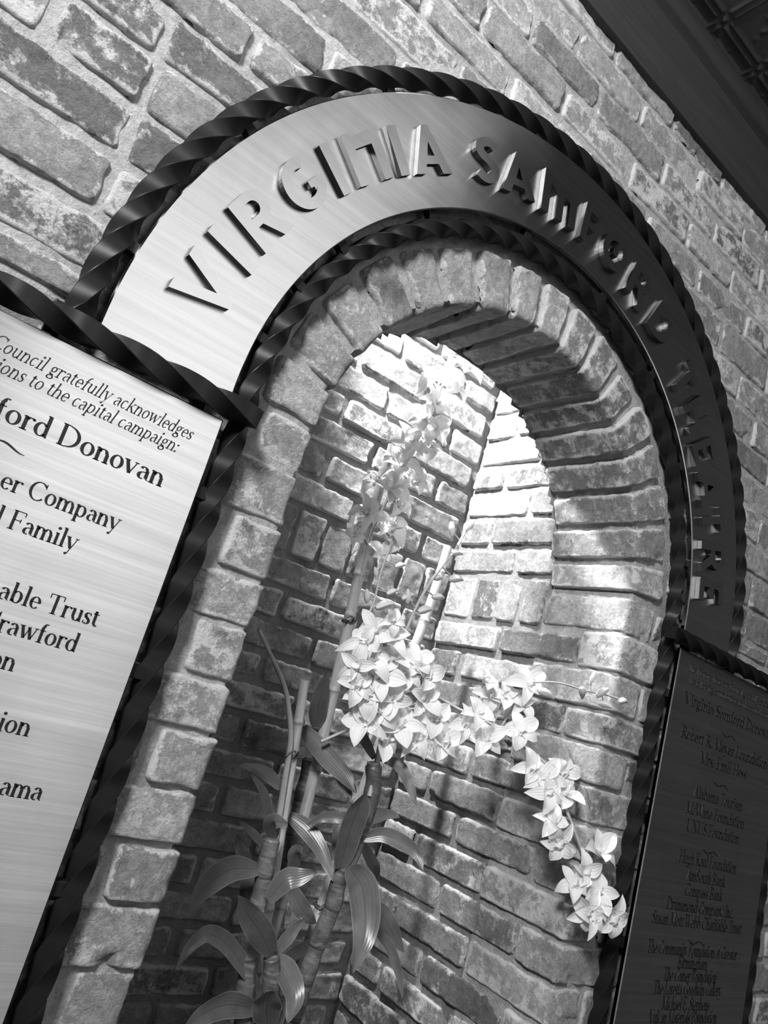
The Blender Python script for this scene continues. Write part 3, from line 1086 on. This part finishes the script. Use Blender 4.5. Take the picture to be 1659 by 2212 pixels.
def pen(mb, pts, wd, xf):
    """flat-sided raised stroke through 2D points with a width per point"""
    n = len(pts)
    Lp, Rp = [], []
    for i in range(n):
        a, b = pts[max(i - 1, 0)], pts[min(i + 1, n - 1)]
        dx, dy = b[0] - a[0], b[1] - a[1]
        d = math.hypot(dx, dy) or 1
        k = wd[i] / 2
        Lp.append(xf((pts[i][0] - dy / d * k, pts[i][1] + dx / d * k)))
        Rp.append(xf((pts[i][0] + dy / d * k, pts[i][1] - dx / d * k)))
    ya, yb = -0.0009, 0.0015
    v = [(p[0], ya, p[1]) for p in Lp] + [(p[0], ya, p[1]) for p in Rp] + [(p[0], yb, p[1]) for p in Lp] + [(p[0], yb, p[1]) for p in Rp]
    f = []
    for i in range(n - 1):
        f += [(i, i + 1, n + i + 1, n + i), (2 * n + i, 2 * n + i + 1, i + 1, i), (n + i, n + i + 1, 3 * n + i + 1, 3 * n + i)]
    mb.add(v, f)


def text_width(s):
    return sum(GL[c][0] for c in s)


def inscription(parent, s, x0, x1, z, cap, italic=False, align=None):
    k = (x1 - x0) / text_width(s)
    mb = MB()
    cx = x0
    sh = 0.24 if italic else 0.0
    lt = 0.72 if italic else 1.0
    for c in s:
        w_, paths = GL[c]

        def xf(p):
            return (cx + p[0] * k + p[1] * cap * sh, z + p[1] * cap)
        for p in paths:
            if p[0] == 'L':
                pts = list(p[2:])
                wd = p[1] * (lt if p[1] > .1 else 1)
                pen(mb, pts, [wd] * len(pts), xf)
            elif p[0] == 'A':
                _, ax, ay, rx, ry, a0, a1 = p
                m = max(6, int(abs(a1 - a0) / 16))
                pts, wd = [], []
                for i in range(m + 1):
                    t = math.radians(a0 + (a1 - a0) * i / m)
                    pts.append((ax + (rx - .03) * math.cos(t), ay + (ry - .02) * math.sin(t)))
                    wd.append(TN + (TK * lt - TN) * abs(math.cos(t)) ** 1.4)
                pen(mb, pts, wd, xf)
            elif p[0] == 'D':
                o = [xf((p[1] + p[3] * math.cos(t * math.pi / 5), p[2] + p[3] * math.sin(t * math.pi / 5))) for t in range(10)]
                mb.add([(x, -0.0009, zz) for x, zz in o], [tuple(range(10))])
        cx += w_ * k
    return mb.build('inscription', M_INK, parent, ((x0 + x1) / 2, 0, z), smooth=False)


def flourish(parent, cx, z, wd):
    mb = MB()
    for s in (1, -1):
        pts = [(cx + s * wd * t, z + s * 0.0042 * math.sin(t * math.pi * 1.6)) for t in [i / 14 for i in range(15)]]
        pen(mb, pts, [0.0006 + 0.0026 * math.sin(math.pi * i / 14) for i in range(15)], lambda p: p)
    mb.add([(cx + 0.0035 * math.cos(t * math.pi / 4), -0.0009, z + 0.0035 * math.sin(t * math.pi / 4)) for t in range(8)], [tuple(range(8))])
    return mb.build('flourish', M_INK, parent, (cx, 0, z), smooth=False)


def plaque(x0, x1, label):
    z0, z1 = -1.45, -0.0665
    mb = MB()
    b = 0.0025
    ring = lambda k, y: [(x0 + k, y, z0 + k), (x1 - k, y, z0 + k), (x1 - k, y, z1 - k), (x0 + k, y, z1 - k)]
    v = ring(0, 0.012) + ring(0, b) + ring(b, 0)
    f = [(i * 4 + j, i * 4 + (j + 1) % 4, i * 4 + 4 + (j + 1) % 4, i * 4 + 4 + j) for i in (0, 1) for j in range(4)] + [(8, 9, 10, 11), (3, 2, 1, 0)]
    mb.add(v, f)
    o = mb.build('donor_plaque', M_PLAQ, None, ((x0 + x1) / 2, 0, (z0 + z1) / 2), smooth=False, uv=True)
    return tag(o, label, 'plaque', 'engraved donor plaques beside the niche')


pL = plaque(-1.407, -0.7509, 'bright brushed metal donor plaque, cropped at the left of the arch')
pR = plaque(0.7509, 1.407, 'dark, shaded donor plaque to the right of the arch, seen at a steep angle')
T1, T2, T3 = 'The Metropolitan Arts Council gratefully acknowledges', 'the following contributions to the capital campaign:', 'Virginia Samford Donovan'
inscription(pL, T1, -1.368, -0.795, -0.1265, 0.0245, True)
inscription(pL, T2, -1.352, -0.811, -0.1570, 0.0245, True)
inscription(pL, T3, -1.345, -0.813, -0.2225, 0.0355)
flourish(pL, -1.075, -0.255, 0.05)
for s, xe, z in [('er Company', -0.855, -0.317), ('l Family', -0.905, -0.3695), ('able Trust', -0.831, -0.4705), ('Crawford', -0.848, -0.5165), ('on', -0.923, -0.566), ('ion', -0.868, -0.651), ('bama', -0.817, -0.737)]:
    k = 0.0347
    inscription(pL, s, xe - text_width(s) * k, xe, z, 0.030)
C = 1.079
inscription(pR, T1, C - .275, C + .29, -0.119, 0.0235, True)
inscription(pR, T2, C - .263, C + .275, -0.152, 0.0235, True)
for s, z, wd in [(T3, -.2105, .535), ('Robert R. Meyer Foundation', -.305, .511), ('Mrs. Emil Hess', -.3565, .274), ('Alabama Tourism', -.4535, .283), ('McWane Foundation', -.502, .333),
                 ('UNUS Foundation', -.549, .300), ('Hugh Kaul Foundation', -.634, .319), ('AmSouth Bank', -.678, .212), ('Compass Bank', -.7175, .207), ('Drummond Company, Inc.', -.760, .364),
                 ('Susan Mott Webb Charitable Trust', -.800, .482), ('The Community Foundation of Greater', -.8735, .478), ('Birmingham', -.906, .155), ('The Comer Foundation', -.939, .279),
                 ('The Loretta Goodwin Gallery', -.9735, .354), ('Michael E. Stephens', -1.012, .247), ('Vulcan Materials Foundation', -1.0455, .348)]:
    inscription(pR, s, C - wd / 2, C + wd / 2, z, 0.034)
for z in (-.253, -.400, -.592, -.838):
    flourish(pR, C, z, 0.045)

# ------------------------------------------------------------------ plants in the niche
STAKES = [[(-.018,.575,.292),(-.017,.571,.031),(.02,.561,-.461),(.039,.552,-.899),(.041,.544,-1.273),(.042,.54,-1.418)],[(-.164,.43,-.451),(-.148,.43,-.542),(-.108,.43,-.781),(-.073,.43,-.99),(-.058,.43,-1.116),(-.045,.43,-1.222),(-.029,.43,-1.35)],[(.333,.62,.092),(.316,.609,-.088),(.291,.598,-.247),(.237,.574,-.585),(.184,.548,-.897),(.14,.524,-1.166),(.131,.515,-1.26),(.108,.5,-1.4)]]
CANES = [[(.05,.34,-.598),(.074,.344,-.677),(.069,.351,-.813),(.054,.355,-.887),(.059,.358,-.944),(.053,.363,-1.002),(.054,.374,-1.07),(.057,.383,-1.128),(.063,.393,-1.19),(.067,.401,-1.238),(.075,.42,-1.357)],[(-.166,.36,-.816),(-.163,.36,-.865),(-.154,.36,-.927),(-.152,.36,-.97),(-.146,.36,-1.03),(-.138,.36,-1.068),(-.117,.36,-1.144),(-.094,.36,-1.226),(-.064,.36,-1.321)],[(.021,.58,-.644),(.025,.577,-.702),(.026,.575,-.755),(.028,.57,-.859),(.036,.565,-.96),(.05,.559,-1.057),(.064,.554,-1.153),(.079,.548,-1.269),(.112,.54,-1.419)],[(-.095,.33,-1.058),(-.08,.333,-1.093),(-.065,.336,-1.136),(-.045,.341,-1.197),(-.003,.35,-1.318)]]
TWIG = [[(-.349,.4,-.368),(-.295,.403,-.417),(-.233,.405,-.476),(-.197,.408,-.529),(-.165,.41,-.597),(-.145,.414,-.692),(-.129,.417,-.772),(-.11,.421,-.869),(-.071,.429,-1.069),(.003,.44,-1.356)]]
LEAVES = [(2,[(-.004,.56,-.561),(-.028,.543,-.497),(-.045,.52,-.408)],.0474),(2,[(-.07,.52,-.568),(-.017,.475,-.612),(.035,.433,-.65),(.068,.4,-.685)],.0518),(2,[(.036,.5,-.618),(.057,.455,-.667),(.073,.42,-.705)],.0329),(0,[(.064,.36,-.589),(.029,.383,-.547),(.003,.399,-.519),(-.039,.42,-.49)],.0257),(0,[(.066,.34,-.582),(.102,.3,-.587),(.114,.257,-.624),(.116,.22,-.659)],.0289),(0,[(.037,.34,-.858),(.013,.308,-.769),(-.001,.282,-.697),(-.006,.27,-.665)],.0624),(2,[(-.059,.48,-.782),(-.022,.441,-.8),(.007,.397,-.834),(.025,.34,-.886)],.0444),(0,[(.036,.36,-.749),(.008,.379,-.749),(-.019,.399,-.76),(-.04,.42,-.785)],.0249),(0,[(.083,.36,-.743),(.095,.333,-.723),(.109,.306,-.707),(.127,.28,-.704)],.0285),(0,[(.073,.33,-.777),(.109,.301,-.755),(.153,.271,-.76),(.182,.246,-.776),(.193,.22,-.807)],.0358),(0,[(.122,.4,-.797),(.195,.423,-.846),(.227,.434,-.872),(.256,.45,-.916)],.0317),(0,[(.05,.32,-.848),(.092,.303,-.885),(.106,.272,-.969),(.073,.24,-1.05)],.0745),(0,[(.21,.38,-.94),(.25,.374,-.969),(.286,.367,-1.004),(.33,.36,-1.041)],.05),(0,[(.213,.36,-.991),(.259,.342,-1.025),(.291,.32,-1.076),(.306,.3,-1.126)],.0234),(1,[(-.177,.36,-.886),(-.259,.337,-.886),(-.325,.309,-.92),(-.365,.28,-.965)],.0522),(3,[(-.104,.32,-1.049),(-.168,.292,-.997),(-.229,.266,-.954),(-.285,.24,-.912)],.0565),(1,[(-.149,.33,-.942),(-.134,.308,-.889),(-.104,.294,-.873),(-.073,.28,-.856)],.0442),(2,[(.021,.5,-.954),(.043,.474,-.987),(.064,.457,-1.004),(.086,.44,-1.017)],.0444),(3,[(-.087,.34,-1.056),(-.048,.357,-1.028),(-.026,.368,-1.009),(.007,.38,-.988)],.0281),(1,[(-.077,.36,-1.143),(-.15,.342,-1.087),(-.211,.327,-1.042),(-.248,.318,-1.022),(-.29,.309,-1.013),(-.325,.296,-1.035),(-.351,.28,-1.071)],.0388),(3,[(-.086,.33,-1.06),(-.053,.31,-1.083),(-.034,.286,-1.122),(-.054,.26,-1.162)],.0534),(3,[(-.059,.32,-1.2),(-.093,.294,-1.155),(-.111,.274,-1.122),(-.119,.26,-1.1)],.0633),(1,[(-.088,.34,-1.172),(-.179,.309,-1.15),(-.251,.279,-1.153),(-.32,.24,-1.172)],.0511),(1,[(-.182,.36,-.777),(-.217,.349,-.738),(-.249,.34,-.709),(-.288,.33,-.683)],.0225),(1,[(-.146,.42,-.713),(-.177,.429,-.694),(-.216,.439,-.683),(-.262,.45,-.685)],.0294),(1,[(-.151,.4,-.847),(-.191,.411,-.822),(-.229,.42,-.803)],.018),(1,[(-.164,.42,-.896),(-.19,.428,-.876),(-.214,.44,-.839)],.0285),(1,[(-.165,.36,-.816),(-.198,.329,-.775),(-.176,.3,-.768)],.0377),(2,[(-.085,.5,-.562),(-.113,.5,-.547),(-.135,.5,-.515)],.0369),(3,[(.02,.45,-1.112),(.09,.483,-1.099),(.155,.511,-1.087),(.262,.55,-1.087)],.0303),(0,[(.107,.46,-.868),(.103,.469,-.83),(.088,.48,-.789)],.0238),(1,[(-.141,.45,-.915),(-.137,.436,-.961),(-.106,.42,-1.007)],.0413),(2,[(.023,.5,-.915),(-.01,.478,-.871),(-.007,.46,-.841)],.0365)]
TALL = {'stem': [(.096,.53,.653),(.071,.535,.532),(.044,.54,.414),(.028,.546,.297),(.015,.55,.184),(-.005,.552,.072),(-.016,.553,-.005),(-.001,.555,-.185)],'fl': [(.054,.51,.628,.0669),(.119,.512,.614,.059),(.059,.513,.549,.052),(-.002,.515,.517,.0597),(.109,.516,.548,.0527),(.043,.518,.454,.0571),(.018,.519,.39,.0508),(.06,.521,.375,.0598),(-.007,.523,.309,.0529),(.07,.524,.321,.0511),(.002,.526,.229,.0553),(.053,.527,.195,.0502),(-.068,.529,.147,.0539),(-.008,.531,.155,.0521),(-.07,.532,.045,.0507),(.03,.534,.117,.0524),(.027,.535,.047,.0575),(-.086,.537,-.025,.0396),(.048,.538,.015,.0466),(.026,.54,-.041,.0407)]}
MID = {'stem': [(-.03,.36,-.243),(.018,.36,-.339),(.086,.36,-.408),(.095,.356,-.48),(.07,.348,-.547),(.061,.338,-.618),(.056,.33,-.677)],'fl': [(-.088,.3,-.288,.0487),(-.039,.299,-.294,.0517),(-.115,.298,-.326,.0458),(-.078,.297,-.357,.053),(-.012,.296,-.339,.0517),(-.118,.295,-.382,.0476),(-.043,.294,-.388,.0579),(-.106,.293,-.429,.0474),(.022,.292,-.366,.0473),(-.065,.291,-.439,.0525),(-.002,.29,-.434,.0581),(-.028,.29,-.475,.0527),(-.054,.289,-.51,.0498),(.012,.288,-.536,.0552),(.056,.287,-.491,.0562),(.09,.286,-.353,.0529),(.052,.285,-.331,.0477),(.101,.284,-.409,.0503),(.097,.283,-.518,.0542),(.156,.282,-.448,.0556),(.206,.281,-.506,.0559),(-.063,.28,-.252,.0326)]}
RIGHT = {'stem': [(-.043,.46,-.587),(.021,.435,-.535),(.144,.381,-.441),(.198,.344,-.397),(.263,.31,-.407),(.334,.251,-.421),(.393,.188,-.449),(.434,.148,-.47),(.468,.117,-.501),(.475,.074,-.563),(.498,.046,-.613),(.544,.035,-.675),(.553,.029,-.707),(.575,.02,-.758)],'fl': [(.313,.26,-.349,.0506),(.27,.246,-.321,.0375),(.346,.233,-.344,.0455),(.394,.219,-.351,.0432),(.393,.205,-.291,.051),(.175,.192,-.443,.0422),(.249,.178,-.462,.0498),(.194,.165,-.409,.0397),(.34,.151,-.416,.0484),(.387,.136,-.501,.0482),(.424,.118,-.515,.0507),(.472,.1,-.487,.0463),(.478,.082,-.54,.0505),(.388,.064,-.544,.0419),(.417,.051,-.616,.0416),(.433,.04,-.649,.0483),(.58,.028,-.657,.0524),(.531,.017,-.703,.0419),(.487,.006,-.74,.0409),(.567,-.003,-.742,.0487),(.528,-.012,-.783,.0477),(.538,-.021,-.801,.0407),(.605,-.03,-.786,.0507)]}
RBUD = {'stem': [(.281,.09,-.296),(.315,.069,-.284),(.348,.049,-.278),(.409,.027,-.277),(.463,.007,-.271),(.509,-.01,-.271)],'fl': [(.412,.015,-.243,.0119),(.4,.03,-.284,.0155),(.439,.0,-.274,.0155),(.451,-.005,-.3,.0142),(.516,-.01,-.276,.0145),(.308,.07,-.317,.0188)]}
MBUD = {'stem': [(.073,.36,-.641),(.116,.441,-.283),(.126,.45,-.223),(.143,.459,-.165),(.174,.47,-.088),(.22,.482,-.006),(.252,.489,.045),(.287,.5,.128)],'fl': [(.23,.5,.108,.0171),(.292,.495,.144,.0174),(.263,.49,.043,.0185),(.212,.485,-.055,.0181),(.277,.48,-.037,.0212),(.219,.47,-.112,.0179),(.175,.46,-.166,.0202),(.097,.45,-.149,.0158),(.068,.44,-.217,.0168)]}
LBUD = {'stem': [(-.061,.46,-.341),(-.019,.46,-.262),(-.005,.46,-.194),(-.009,.46,-.133),(-.009,.46,-.095),(-.004,.46,-.038),(-.005,.46,-.015)],'fl': [(.046,.46,-.073,.0145),(-.027,.458,-.119,.0116),(.042,.456,-.153,.0143),(.098,.454,-.149,.0172),(.023,.452,-.199,.0206),(-.038,.45,-.192,.0152)]}
ZSOIL = -1.455


def down(l):
    a, b = Vector(l[-2]), Vector(l[-1])
    k = (ZSOIL - 0.02 - b.z) / (b.z - a.z)
    return list(l) + [tuple(b + (b - a) * k)]


def stake(pts, r, label, nodes):
    c = spline(down(pts), 520)
    zs = [p.z for p in c]
    rr, rg = [], []
    for i, p in enumerate(c):
        d = min(abs(p.z - z) for z in nodes)
        k = math.exp(-(d / 0.007) ** 2)
        kd = math.exp(-(d / 0.0035) ** 2)
        rr.append(r * (0.86 + 0.14 * min(1, i / 200)) * (1 + 0.14 * k))
        rg.append(kd)
    mb = MB()
    tube(mb, c, rr, 14, rg)
    o = mb.build('bamboo_stake', M_BAMBOO, None, c[-1])
    return tag(o, label, 'stake', 'bamboo canes propping up the orchids')


def tie(parent, p, r, tilt=0.2):
    mb = MB()
    c = [Vector((p[0] + r * math.cos(t), p[1] + r * math.sin(t), p[2] + 0.004 * math.sin(t * 2.3) + tilt * r * math.cos(t))) for t in [i * 0.35 for i in range(40)]]
    tube(mb, c, 0.0026, 6)
    for s in (0.6, 1.4):
        e = [Vector((p[0], p[1] - r, p[2])), Vector((p[0] - 0.012 * s, p[1] - r - 0.01, p[2] + 0.012)), Vector((p[0] - 0.026 * s, p[1] - r - 0.008, p[2] - 0.004))]
        tube(mb, spline(e, 8), 0.0022, 6)
    return mb.build('tie', M_WIRE, parent, p)


def at_z(pts, z):
    for a, b in zip(pts[:-1], pts[1:]):
        if min(a[2], b[2]) <= z <= max(a[2], b[2]):
            return Vector(a).lerp(Vector(b), (z - a[2]) / (b[2] - a[2]))
    return Vector(pts[-1])


sa = stake(STAKES[0], 0.0165, 'tallest bamboo stake, in the middle, reaching up into the top flowers', [0.25, 0.06, -0.12, -0.24, -0.455, -0.67, -0.83, -1.02, -1.2])
sb = stake(STAKES[1], 0.0135, 'short bamboo stake with a cut top, left of the white flower cluster', [-0.555, -0.80, -0.99, -1.13])
sc = stake(STAKES[2], 0.0165, 'bamboo stake leaning right, passing behind the white flower cluster', [0.0, -0.17, -0.40, -0.62, -0.86, -1.05, -1.2])
tie(sa, at_z(STAKES[0], -0.255), 0.019)
tie(sb, at_z(STAKES[1], -0.632), 0.017)
tie(sc, at_z(STAKES[2], -1.0), 0.024)

CL = ['thick upright cane under the white flower cluster, with the largest glossy leaves',
      'scarred leafy cane on the left of the planting, in front of the dark bricks',
      'dark leafy cane behind the short bamboo stake',
      'short cane at the bottom centre with one pale glossy leaf']
canes = []
for i, (pts, lab) in enumerate(zip(CANES, CL)):
    root = empty('leafy_cane', at_z(down(pts), ZSOIL))
    tag(root, lab, 'plant', 'leafy canes in the niche')
    c = spline(down(pts), 300)
    rr, rg = [], []
    r0 = (0.021, 0.021, 0.021, 0.020)[i]
    for k, p in enumerate(c):
        ph = (p.z * 11.5 + i * 0.37) % 1.0
        rr.append(r0 * (1 + 0.06 * math.sin(ph * 2 * math.pi) + 0.10 * nz(p.z * 30, i)) * (0.80 if k < 3 else 1))
        rg.append(1.0 if ph < 0.07 else (0.6 if k < 36 and i in (0, 2) else 0.0))
    mb = MB()
    tube(mb, c, rr, 12, rg)
    mb.build('cane', M_CANE, root, at_z(down(pts), ZSOIL))
    canes.append(root)


def leaf(parent, pts, wd, seed, m=M_LEAF):
    r = random.Random(seed)
    n = 26
    c = spline(pts, n)
    hint = Vector((-0.45 + r.uniform(-.35, .35), -0.85, 0.35 + r.uniform(-.3, .3)))
    P, ac = [], []
    K = 8
    fold = r.uniform(0.10, 0.28)
    tw = r.uniform(-0.5, 0.5)
    for i, p in enumerate(c):
        t = i / (n - 1)
        T = (c[min(i + 1, n - 1)] - c[max(i - 1, 0)]).normalized()
        N = (hint - T * hint.dot(T)).normalized()
        B = T.cross(N)
        a = tw * (t - 0.3)
        N, B = N * math.cos(a) + B * math.sin(a), B * math.cos(a) - N * math.sin(a)
        w_ = wd * 0.5 * (max(0.0, math.sin(math.pi * min(1, (0.06 + 0.94 * t)) ** 0.80)) ** 0.75) + 0.001
        row = []
        for k in range(K + 1):
            x = k / K * 2 - 1
            wave = 0.05 * wd * math.sin(t * 11 + seed + (2 if x > 0 else 0)) * abs(x) ** 2
            row.append(p + B * (x * w_) + N * (-fold * w_ * (1 - abs(x) ** 1.5) + wave * min(1, 3 * t)))
            ac.append(k / K)
        P.append(row)
    mb = MB()
    back = [[q - (hint.normalized() * 0.0012) for q in row] for row in P]
    mb.grid(P, 0, across=ac)
    mb.grid([row[::-1] for row in back], 0, across=ac)
    return mb.build('leaf', m, parent, pts[0])


for i, (ci, pts, wd) in enumerate(LEAVES):
    leaf(canes[ci], pts, wd, i * 13 + 3)

# slender bare shoot with a tie
tw_ = MB()
tube(tw_, spline(down(TWIG[0]), 70), [0.0045 + 0.004 * min(1, i / 40) for i in range(70)], 8)
tag(tw_.build('bare_shoot', M_STEM, None, at_z(down(TWIG[0]), ZSOIL)), 'thin bare shoot kinked to the left, beside the short bamboo stake', 'twig')


def petal(mb, c, d, up, ln, wd, curl, seed):
    """pointed petal from c in direction d, facing up"""
    side = d.cross(up).normalized()
    n, K = 8, 4
    P, ac = [], []
    for i in range(n + 1):
        t = i / n
        p = c + d * (ln * t * (1 - 0.12 * t)) + up * (ln * (0.22 * math.sin(t * 2.2) - curl * t * t))
        w_ = wd * (math.sin(math.pi * (0.10 + 0.90 * t) ** 0.95)) ** 0.8 + 0.0003
        row = []
        for k in range(K + 1):
            x = k / K * 2 - 1
            row.append(p + side * (x * w_) + up * (w_ * 0.45 * x * x + 0.10 * w_ * math.sin(5 * t + seed + 3 * x)))
            ac.append(k / K)
        P.append(row)
    mb.grid(P, 0, across=ac)


def flower(parent, p, r, seed, anchor):
    q = random.Random(seed)
    c = Vector(p)
    out = (c - anchor)
    up = (Vector((-0.32, -0.68, 0.42)) + out.normalized() * 0.55 + Vector((q.uniform(-.5, .5), q.uniform(-.3, .3), q.uniform(-.5, .4)))).normalized()
    a = up.orthogonal().normalized()
    b = up.cross(a)
    mb = MB()
    a0 = q.uniform(0, 6)
    for k in range(5):
        t = a0 + k * 2 * math.pi / 5 + q.uniform(-.15, .15)
        d = (a * math.cos(t) + b * math.sin(t) + up * q.uniform(-0.1, 0.55)).normalized()
        petal(mb, c, d, (up - d * up.dot(d)).normalized(), r * q.uniform(0.9, 1.35), r * (0.28 if k % 2 else 0.36), q.uniform(-0.1, 0.75), seed + k)
    o = mb.build('flower', M_PETAL, parent, p)
    lp = MB()
    for k in (-1, 0, 1):
        d = (up * 0.9 + a * 0.5 * k + b * (0.45 - 0.3 * abs(k))).normalized()
        petal(lp, c, d, (b - d * b.dot(d)).normalized(), r * 0.55, r * 0.20, 0.4, seed + 9 + k)
    lp.build('lip', M_PETAL, o, p)
    # short stalk to the spray
    return o


def spray(name, label, d, r=0.0045, fsc=1.15):
    s = d['stem']
    root = empty(name, s[-1] if s[-1][2] < s[0][2] else s[0])
    tag(root, label, 'orchid', 'orchid sprays in the niche')
    c = spline(s, 60)
    mb = MB()
    tube(mb, c, r, 8)
    for i, (x, y, z, rad) in enumerate(d['fl']):
        p = Vector((x, y, z))
        near = min(c, key=lambda k: (k - p).length + max(0, k.z - p.z) * 0.3)
        if (near - p).length > 0.012:
            mid = near.lerp(p, 0.5) + Vector((0.006, 0.004, 0.012 if rad > 0.03 else 0.0))
            tube(mb, spline([near, mid, p + Vector((0, 0.006, 0))], 8), r * 0.6, 6)
    mb.build('stem', M_STEM, root, s[0])
    for i, (x, y, z, rad) in enumerate(d['fl']):
        if rad > 0.03:
            near = min(c, key=lambda k: (k - Vector((x, y, z))).length)
            flower(root, (x, y, z), rad * fsc, i * 7 + int(x * 1000) % 91, near + Vector((0, 0.03, 0)))
        else:
            bud(root, (x, y, z), rad, i, min(c, key=lambda k: (k - Vector((x, y, z))).length))
    return root


def bud(parent, p, r, seed, near):
    P0 = Vector(p)
    d = (P0 - near)
    d = (d.normalized() if d.length > 1e-4 else Vector((0, 0, 1))) * 0.6 + Vector((0.25, 0, 0.5))
    d.normalize()
    mb = MB()
    c = [P0 + d * (r * 2.6 * (t - 0.4)) + Vector((0, 0, 0.25 * r * math.sin(t * 3))) for t in [i / 9 for i in range(10)]]
    tube(mb, c, [r * (0.10 + 0.52 * math.sin(math.pi * (0.06 + 0.9 * i / 9) ** 0.8)) for i in range(10)], 8)
    return mb.build('bud', M_BUD, parent, p)


spray('orchid_spray', 'tall white orchid spray at the top of the niche, tied along the tallest stake', TALL)
spray('orchid_spray', 'dense cluster of large white orchid blooms in the centre of the niche', MID, 0.006)
spray('orchid_spray', 'white orchid spray arching down to the right, across the jamb', RIGHT)
spray('orchid_spray', 'nearly horizontal sprig of small buds pointing right, above the drooping spray', RBUD, 0.0024)
spray('orchid_spray', 'branched sprig of small buds in front of the leaning stake', MBUD, 0.0042)
spray('orchid_spray', 'fine sprig of tiny buds just right of the tallest stake', LBUD, 0.003)

# planter below the edge of the picture, carrying canes and stakes
pt = MB()
pr = [(0.30, ZB), (0.33, ZB + 0.01), (0.36, ZSOIL - 0.002), (0.375, ZSOIL + 0.010), (0.35, ZSOIL + 0.010), (0.34, ZSOIL - 0.03)]
cxp, cyp = 0.04, 0.46
sec = [[(cxp + 1.15 * r_ * math.copysign(abs(math.cos(t)) ** 0.5, math.cos(t)), cyp + 0.78 * r_ * math.copysign(abs(math.sin(t)) ** 0.5, math.sin(t)), z) for r_, z in pr] for t in [i * math.pi / 24 for i in range(49)]]
pt.grid(sec)
pot = pt.build('planter_trough', M_POT, None, (cxp, cyp, ZB))
tag(pot, 'clay trough on the niche floor holding the orchids', 'planter')
so_ = MB()
so_.grid([[(cxp + 1.15 * 0.34 * k / 6 * math.copysign(abs(math.cos(t)) ** 0.5, math.cos(t)), cyp + 0.78 * 0.34 * k / 6 * math.copysign(abs(math.sin(t)) ** 0.5, math.sin(t)), ZSOIL + 0.006 * nz(k * 3, t * 2)) for k in range(7)] for t in [i * math.pi / 24 for i in range(49)]])
so_.build('soil', M_SOIL, pot, (cxp, cyp, ZSOIL))
